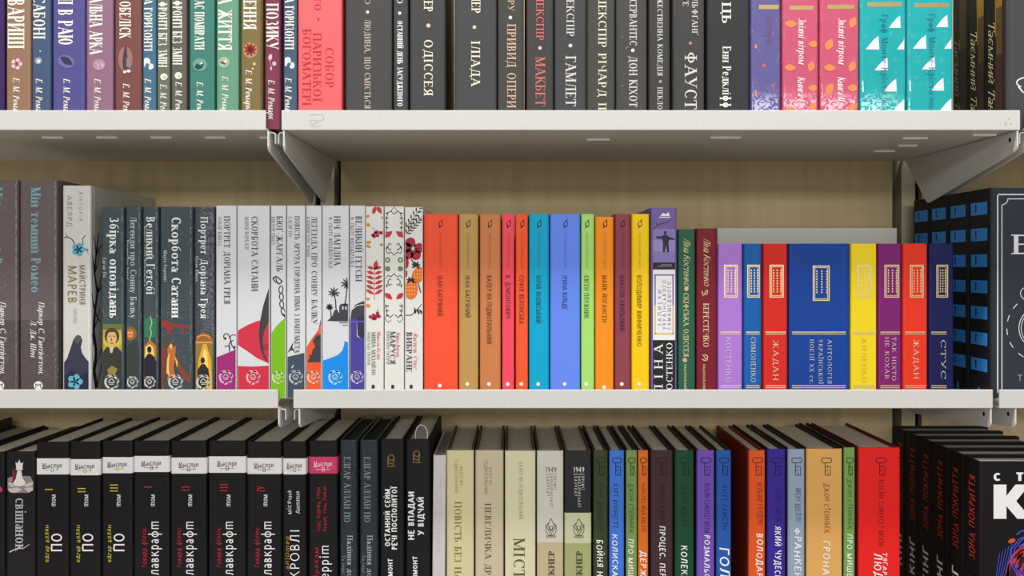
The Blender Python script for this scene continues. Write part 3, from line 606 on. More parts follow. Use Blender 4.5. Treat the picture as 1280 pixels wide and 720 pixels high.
# grey-white classics with a coloured foot
GC = 'grey-white paperbacks with coloured foot'
INK = (62, 62, 66); LG = (219, 220, 224)
def pale(x0, x1, title, tx, th, ty1, auth, ax, ay1, art, lb, foot, **kw):
    cx = (x0+x1)/2; r = min(8.6, (x1-x0)*.40)
    book('mid', x0, x1, 257, LG, lb, GC, A('cover_art', art), A('publisher_logo', [wreath(cx-.5, 471.5, r, tuple(min(255, int(f*.35+165)) for f in foot))]),
         T(title, tx, th, 270, ty1, INK), T(auth, ax, 4.6, 271, ay1, (120, 120, 124), 'serif', name='author_name'), hard=False, depth=.135, **kw)
mg = (160, 42, 118)
pale(270, 295.5, 'ПОРТРЕТ ДОРІАНА ГРЕЯ', 284, 7.6, 380, 'ОСКАР ВАЙЛД', 274.8, 307,
     [(mg, [(270,446.5),(295.4,437),(295.4,500),(270,500)]), (INK, *line(arc(283,420.5,3.5,90,330,9)+[(288,424),(290,432),(294,437)], 1.3, 1), *line(arc(292,423,4.6,180,320,7), 1.1), *line([(287,440)]+arc(292,431,5.5,150,270,6), 1.3), *line(arc(284,435,3,200,400,7), 1.2), ell(281.5,423,1.5,1.5), ell(293,434,1.6,1.6))],
     'grey-white paperback with magenta foot and black curls', mg)
rd = (208, 48, 72)
pale(296.5, 337, 'СКОРБОТА САТАНИ', 318.5, 8, 364, 'МАРІЯ КОРЕЛЛІ', 308.5, 312,
     [(rd, [(297,413),(310,406),(322,401),(337,400),(337,454),(322,448),(308,438),(297,431)], [(297,457.5),(316,458.2),(336.8,457),(336.8,500),(297,500)]), (INK, [(336.5,360),(336.5,402),(331,412),(328.5,424),(330,440),(336.5,455),(330,448),(325,434),(323.6,418),(325,402),(329,382)]), ((130,34,48), *line(arc(333.5,434,3.6,0,360,10), .9), *line(arc(333.5,434,1.7,0,360,8), .7))],
     'wide grey-white paperback with a red eye-like shape over red foot', rd)
gr = (122, 186, 22)
ch = []
for i, (cx_, cy_, a) in enumerate(((351.2,362,4), (351.8,371,-4), (352.2,380.5,-6), (354.2,390,-18))):
    ch += line([(cx_+2.5*math.cos(t)*math.cos(math.radians(a))+4.6*math.sin(t)*math.sin(math.radians(-a)), cy_+2.5*math.cos(t)*math.sin(math.radians(a))+4.6*math.sin(t)) for t in [2*PI*k/12 for k in range(13)]], 1.3)
pale(338.5, 357.5, 'БЮҐ-ЖАРҐАЛЬ', 349.5, 7.6, 340, 'ВІКТОР ГЮГО', 341.6, 306,
     [(INK, *ch, *line([(341,347.5),(345,345.5),(349,348),(353,352)], 1.6), *line([(341,347.5),(344,352),(349,355),(353,352)], 1.6), *line([(344.5,347),(346.5,353)], 1.2), [(353,391),(357.3,394),(357.3,402),(356,398)]), (gr, [(338.6,416),(346,407),(356,397.5),(357.4,402),(357.4,500),(338.6,500)])],
     'grey-white paperback with a black chain and bright green foot in the shelf gap', gr)
sl = (64, 78, 94)
pale(358.5, 381.5, 'ПОВІСТЬ АРТУРА ГОРДОНА ПІМА З НАНТАКЕТА', 371.5, 6.4, 441, 'ЕДГАР ПО', 363, 296,
     [(sl, [(358.6,446),(381.4,441),(381.4,500),(358.6,500)]), (INK, [(359,441),(363.5,433),(367,427),(365.5,434),(369,440),(364,437.5)]), (WH, *line([(364.5,460),(367,456.5)], 1))],
     'grey-white paperback with slate grey foot and a small black tail mark', sl)
og = (232, 90, 42)
pale(382.5, 402, 'ЛЕГЕНДА ПРО СОННУ БАЛКУ', 393, 7, 405, 'ВАШИНГТОН ІРВІНГ', 385.2, 322,
     [(og, [(382.6,433.5),(390,423),(397,414),(401.9,404),(401.9,500),(382.6,500)]), (INK, [(401.9,398),(401.9,405),(398.5,411)], [(384,453),(387,447),(386,443),(389,444),(391,436),(394,434),(391,426),(394,422),(393,418),(396,421),(396,414),(398,420),(401.9,417),(401.9,453)])],
     'grey-white paperback with an orange foot and black bare tree', og)
bl = (14, 140, 234)
palm = []
for (bx, by, tx_, ty_, r_) in ((431,382,433.5,355,8.5), (420,386,417.5,366,8), (414,398,412,384,5)):
    palm += line([(bx, by), ((bx+tx_)/2+.8, (by+ty_)/2), (tx_, ty_)], 1.7, .7)
    for a in (0, 35, 80, 120, 160, 195, 235, 270, 310): palm.append([p for p in leaf(tx_, ty_, r_*(.8 if 60 < a < 130 else 1), 1.0, a)])
pale(402.8, 436, 'НІЧ ЛАГІДНА', 421.5, 8, 332, 'Ф. СКОТТ ФІЦДЖЕРАЛЬД', 413.2, 335,
     [(INK, *palm, [(409,401),(415,396),(418,388),(421,386),(424,392),(424,382),(427,379.5),(435.8,379.5),(435.8,402),(418,401.5)], rect(424,403,435.8,404), rect(428,406,435.8,406.8)), ((200,202,206), rect(427.5,383,429.5,387), rect(431.5,383,433.5,387)), (bl, [(403,450.5),(412,448),(422,444),(428,438),(430.5,430),(430.5,426.3),(435.9,428),(435.9,500),(403,500)])],
     'grey-white paperback with black palm trees above a bright blue foot', bl)
iv = (74, 64, 152)
pale(437, 456.5, 'ВЕЛИКИЙ ГЕТСБІ', 448.5, 8, 352, 'Ф. СКОТТ ФІЦДЖЕРАЛЬД', 440.3, 334,
     [(INK, [(438,400),(439.5,388),(444,381),(452,377),(456.3,376.5),(456.3,402),(438,404)]), (iv, [(437.1,399.5),(446,398),(446,420),(452,424),(456.4,420),(456.4,500),(437.1,500)]), ((50,48,74), [(446,397),(456.3,394),(456.3,420),(452,424),(447,419)]), (WH, *line([(440,387),(446,382),(455,380.5)], .8)), ((96,86,176), rect(437.1,401,456.4,403))],
     'grey-white paperback with violet blue foot and part of a dark old car', iv)

# floral trio
GF = 'white floral paperbacks'
FW = (228, 228, 222); RD = (188, 52, 60); BK = (50, 50, 48)
foot_mark = lambda x: A('publisher_mark', [((44,44,44), rect(x-1.8, 481, x+1.8, 485.5))])
ylw = (204, 144, 56)
lv = []
for i in range(6):
    y = 368-i*6.4; w_ = 13-.7*i
    lv += [leaf(468, y, w_, 2.1, -150-3*i), leaf(468, y, w_, 2.1, -30+3*i)]
lv += [leaf(468.5, 338, 13, 3, -80), *line([(468,375),(468,335)], .7)]
book('mid', 457, 479.5, 258, FW, 'white paperback with red rowan leaves and pink berries', GF,
     A('flower_pattern', [((190,62,66), *lv, leaf(470,257,12,2.6,110), leaf(471,257,12,2.8,60)), (ylw, leaf(457,272,6,2,-30), leaf(457,280,6.6,2.6,20), leaf(457,304,8,2,-15), leaf(457,306,8,2,30), leaf(479.3,306,5,2,180), leaf(479.3,272,3,2,180), leaf(457,374,6,2,-10), leaf(457,381,7,2.4,18)),
        ((176,44,76), *[ell(x,y,2.2,2.2) for x,y in ((466,294),(469,291.5),(472,294.5),(475,291),(471,290),(468,295.6),(478,291))], *[ell(x,y,2.3,2.3) for x,y in ((463,396),(467,394),(471,395),(474,395.5),(469,398),(472,391.5),(466.5,398))]), (BK, *line([(466,284),(469,291)], .6), *line([(473,386),(470,392)], .6))]),
     T('Микола Куліш', 473.5, 4.6, 414, 449, (200,70,86), 'ital', name='author_name'), T('МИНА МАЗАЙЛО', 467, 5, 415, 469, INK), T('ВИБРАНІ ТВОРИ', 461, 3.6, 415, 456, (120,120,122), 'serif', name='subtitle'), foot_mark(466.5), hard=False, depth=.135)
orn = []
for sx in (-1, 1):
    X = lambda d: 492.6+sx*d
    for y in (268, 274, 280, 286, 292): orn += [leaf(X(6.5), y-1, 5, .8, -10 if sx > 0 else 190)]
    orn += line([(X(0),268),(X(4),264),(X(8),266),(X(10),276),(X(9),292)], .9) + line([(X(0),258),(X(4),264)], .7)
    for y, f in ((309, 1), (352, -1)):
        orn += line([(X(d), y+f*e) for d, e in ((3,-3),(6,-5),(8,0),(5,4),(4,2))], 1) + line([(X(d), y+f*e) for d, e in ((0,10),(4,6),(8,8),(10,4))], .9) + [leaf(X(8.5), y-f*2, 6, .9, 80 if sx > 0 else 100)]
    for y in (382, 388, 394): orn += [leaf(X(6), y, 5, .8, 10 if sx > 0 else 170)]
    orn += line([(X(1),393),(X(5),397),(X(9),393),(X(10.6),380)], .9) + line([(X(4),400),(X(7),403),(X(10),400),(X(11),396)], .7)
book('mid', 480.5, 505, 258, FW, 'white paperback with mirrored red petals and black scrolls, middle of the floral trio', GF,
     A('flower_pattern', [(BK, *orn), ((196,48,58), leaf(490.5,289,13,3.2,142), leaf(495,289,13,3.2,38), leaf(490.5,374,13,3.2,-142), leaf(495,374,13,3.2,-38)), ((110,132,80), ell(484.5,325,3.4,3.6), ell(500.5,325,3.4,3.6), ell(484.5,336,3.4,3.4), ell(500.5,336,3.4,3.4)), ((226,220,190), ell(484.5,325,1.4,1.6), ell(500.5,325,1.4,1.6))]),
     T('Марко Вовчок', 497.8, 4.8, 415, 446, (200,70,86), 'ital', name='author_name'), T('МАРУСЯ', 491, 6.8, 414, 455, INK, 'bserif'), T('ВИБРАНІ ТВОРИ', 485, 3.6, 414, 455, (110,110,112), 'serif', name='subtitle'), foot_mark(491), hard=False, depth=.135)
frn = []
for (x0_, y0_, x1_, y1_) in ((508,284,527,256), (508,292,527,272)):
    frn += line([(x0_,y0_),(x1_,y1_)], .9)
    for k in range(6):
        t_ = k/6; x_, y_ = x0_+(x1_-x0_)*t_, y0_+(y1_-y0_)*t_; frn += [leaf(x_, y_, 7, .9, -95), leaf(x_, y_, 7, .9, -5)]
for k in range(4): frn += [leaf(518+k*3, 384-k*.8+2*k, 9, 1.4, 80-12*k)]
frn += line([(507,394),(514,394),(522,387),(527.5,380)], 1.1)
book('mid', 506, 528.5, 259, FW, 'white paperback with big red flower and orange strawberries, next to the orange book', GF,
     A('flower_pattern', [(BK, *frn, *line([(514,324),(520,334)], 1.4), *line([(522,352),(526,366)], 1.4)), ((176,34,60), *[ell(516.3+8*math.cos(a), 311+9*math.sin(a), 6, 6.4, math.degrees(a)) for a in (-2.0, -.1, 1.1, 2.3, 3.3)], ell(507.5,328,3.5,8), ell(507,342,2.4,5)), ((66,20,30), *[leaf(516.3,311,8,1.1,a) for a in range(0,360,60)]), ((230,214,200), ell(516.3,310.5,1.7,1.7)),
        ((226,112,44), ell(513.5,362,9,12.5), ell(522.5,344,7.6,11,20)), ((244,176,84), *[ell(508+ (i%4)*3.4, 354+(i//4)*4.6, .9, 1.2) for i in range(16)], *[ell(518+(i%3)*3.4, 338+(i//3)*4.4, .9, 1.2) for i in range(9)]), (BK, *[leaf(513.5,351,6,1.3,a) for a in (-160,-120,-60,-20,30,150)], *[leaf(520,332,6,1.3,a) for a in (-160,-110,-60,-10,40,150)])]),
     T('Василь Стус', 519.5, 5.6, 416, 461, (200,60,80), 'ital', name='author_name'), T('ВИБРАНЕ', 511.5, 7.2, 415, 465, INK, 'bserif'), foot_mark(514), hard=False, depth=.135)

# plain bright classics
GB = 'plain bright classics with a small dark emblem'
def plain(x0, x1, col, name, tx, y1, lb, ink=None, top=267.5, th=6.2, doty=480):
    ink = ink or tuple(int(v*.42) for v in col)
    ex = tx+1; faint = tuple(int(v*.80) for v in col)
    em = line(arc(ex, 280, 2.3, 20, 200, 8, 3.2), 1.3)+line(arc(ex, 280, 2.3, 200, 380, 8, 3.2), .8)+[leaf(ex+.8, 278, 4.4, .8, -70), leaf(ex-.8, 282, 4, .8, 110)]
    book('mid', x0, x1, top, col, lb, GB, A('emblem', [(tuple(int(v*.3) for v in col), *em)]), T('УКРАЇНСЬКИЙ КАНОН', ex-.3, 3.6, 291, 336, faint, 'sans', name='series_name'),
         T(name, tx, th, 344, y1, ink, 'sans', name='author_name'), A('white_dot', [((244,238,226), ell(tx-.3, doty, 2.4, 2.4))]), hard=True, depth=.142, page=(214, 206, 188))
plain(529.5, 572.5, (246,86,52), 'ІВАН БАГРЯНИЙ', 550, 395, 'wide orange red classic, first of the plain bright row', doty=482)
plain(573.5, 598, (192,151,86), 'ІВАН БАГРЯНИЙ', 584.5, 397, 'sand tan classic between orange red and copper brown ones')
plain(599.5, 626, (206,128,78), 'ВАЛЕР\'ЯН ПІДМОГИЛЬНИЙ', 611.5, 430, 'copper brown classic right of the sand tan one')
plain(627.5, 643, (246,78,98), 'В. ДОМОНТОВИЧ', 635, 398, 'slim pinkish red classic with small dark lettering')
plain(644.5, 660, (250,90,46), 'СОФІЯ ЯБЛОНСЬКА', 652, 405, 'slim orange red classic between pink and turquoise blue ones')
plain(661, 686.5, (0,168,210), 'ЮРІЙ ЯНОВСЬКИЙ', 673, 404, 'turquoise blue classic with small dark lettering')
plain(687.5, 725.5, (102,140,244), 'ІРИНА ВІЛЬДЕ', 706, 387, 'wide cornflower blue classic')
plain(726.5, 743, (168,226,118), 'ЄВГЕН ПЛУЖНИК', 733, 398, 'slim light green classic')
plain(744, 767.5, (248,148,30), 'МАЙК ЙОГАНСЕН', 755.5, 403, 'bright orange classic, slightly shorter, right of the light green one', top=271, doty=484)
plain(768.5, 788.5, (144,66,82), 'МИКОЛА ХВИЛЬОВИЙ', 777.5, 414, 'dull maroon classic between orange and yellow ones')
plain(789.5, 812, (250,206,14), 'ВОЛОДИМИР ВИННИЧЕНКО', 799, 433, 'golden yellow classic with small dark lettering')
# poets
GP = 'tall poetry books'
book('mid', 813.5, 846.5, 259.5, (118, 98, 164), 'tall violet topped book with a statue photo, white panel and black foot', GP,
     A('cover_photo', [((134,120,182), rect(814,286,845.5,328)), ((150,138,196), rect(814,300,845.5,314)), ((86,64,60), *line([(814,287),(822,281),(834,278),(840,274)], 1.5, .6), *line([(822,281),(818,276)], .8)),
        ((44,40,56), [(820,295.5),(827.5,295.2),(830,293.5),(833.5,293.5),(836,296),(843,298),(843,300),(836.5,299.5),(835.5,304),(836.5,315),(834,315.4),(832.6,306),(831,315),(828.5,315),(828.6,304),(827.6,298.5),(820,298)], ell(831.5,291,1.8,2.2))]),
     A('publisher_logo', [(WH, [(825,270),(829,266),(832,268),(836,265),(837,270)], rect(824,271,838,272.2))]),
     A('title_panel', [((40,40,42), rect(814,328,846,337)), ((232,232,234), rect(814,337,846,425)), ((106,90,160), *[f for f in frame(818,343,842,382,1.6)[0:1]], rect(818,343,819.6,382), rect(840.4,343,842,382)), ((216,174,58), rect(818,382,819.6,418), rect(840.4,382,842,418), rect(818,416.4,842,418)), ((34,34,36), rect(814,425,846,499)), ((150,150,156), rect(826,330.5,840,331.2), rect(822,332.5,840,333.2))]),
     T('ЗАПИСКИ', 824.5, 4.6, 362, 408, (120,120,130), 'sansw', d='U'), T('УКРАЇНСЬКОГО', 830.3, 4.6, 350, 412, (120,120,130), 'sansw', d='U'), T('САМАШЕДШОГО', 836.3, 4.6, 352, 412, (120,120,130), 'sansw', d='U'),
     T('ЛІНА', 823, 10.5, 430, 492, (236,236,234), 'wide', d='U', name='author_name'), T('КОСТЕНКО', 836.5, 7.6, 428, 496, (236,236,234), 'serif', d='U', name='author_name'), depth=.150)
CG = (222, 200, 150)
book('mid', 847.5, 869.5, 286.5, (42, 96, 74), 'dark green hardback with gold script and lettering', GP, T('Ліна Костенко', 859, 8.5, 297, 358, CG, 'script', name='author_name'), T('СКІФСЬКА ОДІССЕЯ', 857.6, 6.4, 366, 446, CG),
     A('ornament', [(CG, *[leaf(858,361,3.4,.7,a) for a in range(0,360,45)], *[leaf(856,450,3.4,.7,a) for a in range(0,360,45)])]), T('НАЦІОНАЛЬНИЙ', 856.5, 3, 455, 487, CG, 'sans', name='publisher_name'), side=(26,66,50))
book('mid', 870.5, 896.5, 285.5, (124, 28, 44), 'dark red hardback with gold script, between dark green and lavender books', GP, T('Ліна Костенко', 884, 8.5, 297, 357, CG, 'script', name='author_name'), T('БЕРЕСТЕЧКО', 882.5, 7, 379, 434, CG),
     A('ornament', [(CG, *line(arc(881,365,3.4,-60,200,8), 1.2), *line([(884,362),(878,370)], .9), *line(arc(881,447,3.6,-100,160,8), 1.2), *line([(878,443),(884,451)], .9))]), T('НАЦІОНАЛЬНИЙ', 880, 3, 455, 487, CG, 'sans', name='publisher_name'), side=(92,18,32))
# cloth-bound set with gilt frames
GK = 'cloth-bound anthology set with gilt frames'
GF2 = (222, 200, 150)
def gilt(x0, x1, col, fx0, fx1, lines, lb, fy=(331, 372), rule=None):
    fo = GF2
    rx0, rx1 = rule or (x0+3, x1-3)
    dots = []
    n = 3
    for i in range(n):
        xx = fx0+5+(fx1-fx0-8.5)*i/(n-1)
        for k in range(9): dots.append(rect(xx-.7, fy[0]+6+k*3.3, xx+.7, fy[0]+8+k*3.3))
    it = [A('gilt_frame', [(fo, *frame(fx0,fy[0],fx1,fy[1],1.3), *frame(fx0+2.2,fy[0]+2.2,fx1-2.2,fy[1]-2.2,.7), *dots)], kind='foil'),
          A('gilt_rule', [(fo, rect(rx0,414.5,rx1,415.7), rect(rx0,417,rx1,418), rect(rx0,481.5,rx1,482.7), rect(rx0,484,rx1,485))], kind='foil')]
    for (s, c, h, a, b) in lines: it.append(T(s, c, h, a, b, (216,206,180) if col != (240,214,36) else (196,170,60), 'thin'))
    book('mid', x0, x1, 304.5, col, lb, GK, *it, depth=.125)
gilt(897.5, 928.5, (176,122,216), 905, 922, [('КОСТЕНКО', 910.5, 6.5, 421, 478)], 'lavender cloth book with gilt frame')
gilt(929.5, 952.5, (20,96,172), 934, 950.5, [('СИМОНЕНКО', 941.5, 6, 421, 478)], 'slim blue cloth book with gilt frame between lavender and red ones')
gilt(954, 985, (214,42,34), 962, 979.5, [('ЖАДАН', 969.5, 6.5, 425, 476)], 'red cloth book with gilt frame, left of the wide royal blue one')
gilt(986, 1062.5, (18,66,152), 1016, 1037, [('АНТОЛОГІЯ', 1037, 5, 424, 480), ('УКРАЇНСЬКОЇ', 1025.5, 5, 424, 480), ('ПОЕЗІЇ ХХ ст.', 1014.5, 5, 424, 480)], 'very wide royal blue cloth anthology', fy=(332, 376), rule=(990, 1057))
gilt(1063.5, 1096.5, (240,214,36), 1071, 1089, [('ЖИЛЕНКО', 1080, 6, 421, 478)], 'bright yellow cloth book with gilt frame')
gilt(1097.5, 1127.5, (126,32,112), 1105.5, 1124, [('ТАК НІХТО', 1117.5, 5, 421, 476), ('НЕ КОХАВ', 1108.5, 5, 421, 474)], 'plum purple cloth book with gilt frame')
gilt(1128.5, 1160, (230,56,34), 1137.5, 1154.5, [('ЖАДАН', 1145, 6.5, 424, 474)], 'orange red cloth book with gilt frame, between plum and navy ones')
gilt(1161, 1193, (22,28,80), 1170.5, 1185, [('СТУС', 1179, 6, 424, 474)], 'navy cloth book with gilt frame, last of the row', rule=(1164, 1183))
# turned stack with blue tabs
zf = ROWS['mid'][1]
for k, lb in enumerate(('dark book facing out with a thin white border on its cover', 'second book of the blue-tabbed stack, directly behind the face-out one', 'third book of the blue-tabbed stack, counted from the front', 'hindmost book of the blue-tabbed stack, beneath the steel bracket')):
    H = .279; sh = []
    for i in range(7):
        y = 26+i*35.2; sh.append(rect(6, y-8.5, 42, y+8.5))
    marks = [rect(16, 26+i*35.2-5, 18.4, 26+i*35.2+5) for i in range(7)] + [ell(17.2, 26+i*35.2-4, 1.8, 1.8) for i in range(7)]
    it = [A('blue_tab', [((58,150,236), *sh, rect(22, 268, 26, 279)), ((20,34,66), *marks)])]
    if k == 0:
        bw = (222, 222, 224)
        it += [A('cover_border', [(bw, rect(9.2,8,158,9.6), rect(9.2,8,10.8,272), rect(15,22,16.2,272), rect(24,14,158,15.2), *line(arc(15,14,8.6,0,90,8), 1.2))], face='front'),
               T('Е', 75, 26, 29, 52, bw, 'bserif', d='H', face='front'), T('Т', 252, 8, 36, 43, (150,152,158), 'sans', d='H', face='front', name='subtitle'),
               A('cover_emblem', [(bw, *[p for a in range(0, 360, 24) for p in line(arc(66, 186, 44, a, a+11, 3), 1.1)], *line(arc(66,186,28,0,360,30), 1), *line(arc(66,186,25,0,360,30), .8), *line(arc(48,140,8,0,360,14), 1))], face='front')]
    face_out(lb, 'turned stack of dark books with blue tabs', .634, .997+.048*k, .0478, H, .17, zf, (34, 36, 40), *it, side=(50, 55, 64))

# ================================================================== BOTTOM SHELF
GX = 'black hardbacks at the left of the bottom shelf'
BLK = (27, 26, 27); PG = (238, 232, 216); YEL = (206, 184, 62); CRM = (186, 40, 62)
book('low', -82, -36, 563, (40, 38, 40), 'black hardback left of all others below, only its top board showing at the edge', GX, page=(170,160,142))
book('low', -130, -84, 551, (62, 54, 48), 'taller brown hardback beyond the photo edge, its top corner showing above the black ones', GX, page=(150,132,108))
book('low', -35, 6, 565, BLK, 'black hardback with a pink corner mark, cut by the photo edge', GX, A('emblem', [((206,60,110), [(-6,606),(2,609),(4.5,614),(-6,617)])]), page=PG)
SQ = (216, 214, 212)
book('low', 7, 44, 564.5, (34,33,35), 'black hardback with a white chess piece and silver title', GX,
     A('cover_picture', [((150,136,134), [(9,598),(16,595),(38,595),(43.4,602),(43.4,612),(36,616),(14,616),(8,611)]), ((206,196,194), [(8,604),(18,602),(26,606),(14,609)], [(28,606),(43.4,602),(43.4,606),(34,609)], [(9,611),(22,609),(28,612),(20,616),(12,615)], [(30,610),(43,609),(43,613),(36,615.6)]), ((120,44,58), [(15,588),(18,586),(20,590),(20.5,602),(14,604),(16,600)]),
        ((232,230,228), [(17,603),(20,598),(22,587.5),(26.5,587.5),(28.5,598),(32,603),(30,606.5),(24,608),(19,606.5)], [(19.6,585.5),(29,585.5),(27.6,588),(21,588)], [(20.6,585.5),(19.6,577.5),(22,579.5),(24.2,574.5),(26.4,579.5),(29,577.5),(28,585.5)])]),
     T('свіmанок', 26.5, 14, 622, 688, (188,186,188), 'serif'), A('ornament', [((188,186,188), *line([(12,690),(20,686),(30,685),(37,680)], 1.6, .4))]), page=PG)
def master(x0, x1, top, lb, num, vol, big, bx, bh, by0, by1, auth, ax, ay0, ay1, acol, band=(240,240,242), extra=(), by=(573, 593)):
    cx = (x0+x1)/2; k = (x1-x0)/44
    it = []
    if num: it += [T(num, cx-4, 10, by[1]+(19-2*len(num)), by[1]+(19-2*len(num))+3.6*len(num), acol, 'sans', d='U', name='volume_number'), T('mом', cx+1, 7, 618, 633, (226,226,226), 'sans', d='U', name='volume_word')]
    dk = (70,70,74) if band[1] > 150 else (246,214,226)
    it += [T('Майсmри', by[0]+8.5, 6.5, cx-12.5*min(1,k+.1), cx+12*min(1,k+.1), dk, 'hand', d='H', name='series_name'), A('series_mark', [(dk, rect(cx-12.5*min(1,k+.1), by[0]+12, cx-8*min(1,k+.1), by[0]+13)), (acol if band[1] > 150 else (246,214,226), rect(cx-9, by[1]-5.6, cx+9, by[1]-5), *frame(cx-1.5, by[1]-8, cx+2, by[1]-3, .7))]),
           T(big, bx, bh, by0, by1, (238,238,238), 'sans' if big == 'ПО' else 'lsans', d='U'), T(auth, ax, 6, ay0, ay1, acol, 'hand', d='U', name='author_name'), *extra]
    return book('low', x0, x1, top, BLK, lb, GX, *it, bands=[(by[0], by[1], band)], page=PG)
P_ = ('ПО', 14, 667, 691, 'едгар аллан', 656, 704, YEL)
for x0, x1, top, num, lb, bx, by in ((44.5, 86, 552.5, 'І', 'black hardback with yellow numeral one under a white band', 71, (573,593)), (86.5, 125.5, 552, 'ІІ', 'black hardback with yellow numeral two under a white band', 110, (574,594)), (127, 166, 551, 'ІІІ', 'black hardback with yellow numeral three under a white band', 149, (571.5,591.5))):
    master(x0, x1, top, lb, num, 'том', 'ПО', bx, 13.5, 666, 690, 'едгар аллан', bx-13, 656, 703, YEL, by=by)
for x0, x1, top, num, lb, bx, by in ((166.5, 212, 551, 'І', 'black hardback with red numeral one under a white band', 192, (570,590)), (213, 258.5, 551, 'ІІ', 'black hardback with red numeral two under a white band', 235.5, (572,592)), (260, 307.5, 551, 'ІІІ', 'black hardback with red numeral three under a white band', 285, (570.5,591)), (308, 352, 552, 'ІV'.replace('V','У'), 'black hardback with red numeral four under a white band', 333, (572.5,592.5))):
    master(x0, x1, top, lb, num, 'том', 'лавкрафm', bx, 13, 651, 719, 'говард філіпс', bx-12, 659, 709, CRM, by=by)
master(353, 383, 552, 'narrower black hardback with white band and two short lines of white script', None, '', 'КРОВЛІ', 368.5, 11.5, 661, 724, 'аліоmер', 358.5, 670, 712, (186,132,50), by=(573,593), extra=(T('місячна', 361.5, 6, 613, 643, (230,230,230), 'hand', d='U', name='subtitle'), T('диmина', 371.5, 6, 614, 642, (230,230,230), 'hand', d='U', name='subtitle')))
master(385.5, 422, 551, 'black hardback with a bright pink band', None, '', 'мерріm', 405, 12, 681, 735, 'абрахам', 395, 684, 730, CRM, band=(214,66,112), by=(571,592), extra=(T('горі, відьма, гори', 397.5, 5.5, 609, 664, CRM, 'hand', d='U', name='subtitle'), T('повзи, тінь, повзи', 405.5, 5.5, 608, 664, CRM, 'hand', d='U', name='subtitle')))
FIL = (30, 39, 47)
for x0, x1, lb in ((424.5, 446.5, 'dark slate film-wrapped hardback beside the pink-banded book'), (449.5, 472.5, 'dark slate film-wrapped hardback beside the black book with bronze emblem')):
    book('low', x0, x1, 550, FIL, lb, 'two alike film-wrapped hardbacks', T('ЕДГАР АЛЛАН ПО', x0+9.5, 8, 571, 653, (136,148,156)), T('Падіння дому Ашерів', x0+13, 6.6, 669, 770, (170,178,184), name='subtitle'), T('Та інші історії', x0+5, 4, 694, 740, (130,140,146), 'sans', name='subtitle'),
         surf='wrap', page=(60,62,64))
GN = 'black hardbacks with bold white sans lettering'
BZ = (150, 118, 62)
emb = lambda cx, cy: [(BZ, *line(arc(cx, cy-3, 3.6, 0, 360, 10), .9), *line([(cx-4,cy-4),(cx-4,cy+6)], 1.1), *line([(cx-4,cy+3),(cx+4,cy+6)], .9), *line([(cx+4,cy-2),(cx+2,cy+6)], .9), rect(cx-5,cy+7.5,cx+5,cy+8.4))]
book('low', 475, 505.5, 549, (26,26,28), 'black hardback with two long white lines and a bronze emblem', GN, A('emblem', emb(489,575)), T('ОСТАННІЙ СЕЙМ', 484.5, 6.6, 611, 683, (238,238,238), 'bsans', d='U'), T('РЕЧІ ПОСПОЛИТОЇ', 493, 6.6, 608, 687, (238,238,238), 'bsans', d='U'), T('ВЛАДИСЛАВ РЕЙМОНТ', 488, 5.6, 698, 786, (238,238,238), 'bsans', d='U', name='author_name'), page=(228,222,208), headband=(190,186,176))
rb = book('low', 507, 538, 549, (26,26,28), 'black hardback with two short white lines and a white ribbon loop on top', GN, A('emblem', emb(521,570)), T('НЕ ВПАДАЙ', 514, 7.4, 614, 675, (238,238,238), 'bsans', d='U'), T('У ВІДЧАЙ', 526, 7.4, 621, 669, (238,238,238), 'bsans', d='U'), T('ВЛАДИСЛАВ РЕЙМОНТ', 519, 5.6, 695, 786, (238,238,238), 'bsans', d='U', name='author_name'), page=(228,222,208), headband=(190,186,176))
H_ = (ZC+(HY-549)*1.036/F) - ROWS['low'][1]
m = MB(); m.strip([(-.004, H_-.004), (-.0045, H_+.008), (-.002, H_+.015), (.003, H_+.0185), (.008, H_+.017), (.0115, H_+.011), (.0125, H_+.004), (.0115, H_-.0035)], .0065, .0135, .0013); m.make('ribbon_bookmark', [mat((196,192,188), 'card')], rb)
book('low', 539.5, 556, 569, (212, 206, 206), 'slim whitish film-wrapped hardback with ghostly lettering', GN.replace('black', 'pale').replace(' with bold white sans lettering', ' of the bottom shelf'), T('МАЛЕНЬКИЙ ПРИНЦ'.replace('МАЛЕНЬКИЙ ПРИНЦ', 'ОПОВІДАННЯ'), 547, 7, 590, 690, (196,190,192), 'sans'), surf='wrap', page=(170,166,160), lean=.5)
GV = 'pale hardbacks of the bottom shelf'
BN = (112, 98, 66)
book('low', 558, 592.5, 563, (216, 208, 160), 'cream yellow hardback with long brown serif title', GV, T('ПОВІСТЬ БЕЗ НАЗВИ', 572.5, 8.5, 627, 748, BN), T('ВАЛЕР\'ЯН', 576.5, 4.2, 583, 606, (160,150,108), 'sans', name='author_name'), T('ПІДМОГИЛЬНИЙ', 570.5, 4.2, 574, 616, (160,150,108), 'sans', name='author_name'), page=(206,196,176), side=(92, 80, 58))
book('low', 594, 629.5, 563, (206, 193, 164), 'beige hardback with long brown serif title, right of the cream yellow one', GV, T('НЕВЕЛИЧКА ДРАМА', 610, 8, 629, 746, (92,82,64)), T('ВАЛЕР\'ЯН', 613, 4.2, 584, 606, (150,138,108), 'sans', name='author_name'), T('ПІДМОГИЛЬНИЙ', 607.5, 4.2, 575, 617, (150,138,108), 'sans', name='author_name'), page=(206,196,176), side=(92, 80, 58))
book('low', 631, 669.5, 563.5, (222, 216, 180), 'pale cream hardback with a large short title starting low', GV, T('МІСТО', 649, 14, 672, 740, (92,88,64)), T('ВАЛЕР\'ЯН ПІДМОГИЛЬНИЙ', 651, 5, 577, 649, (164,158,124), 'sans', name='author_name'), page=(206,198,178), side=(92, 84, 62))
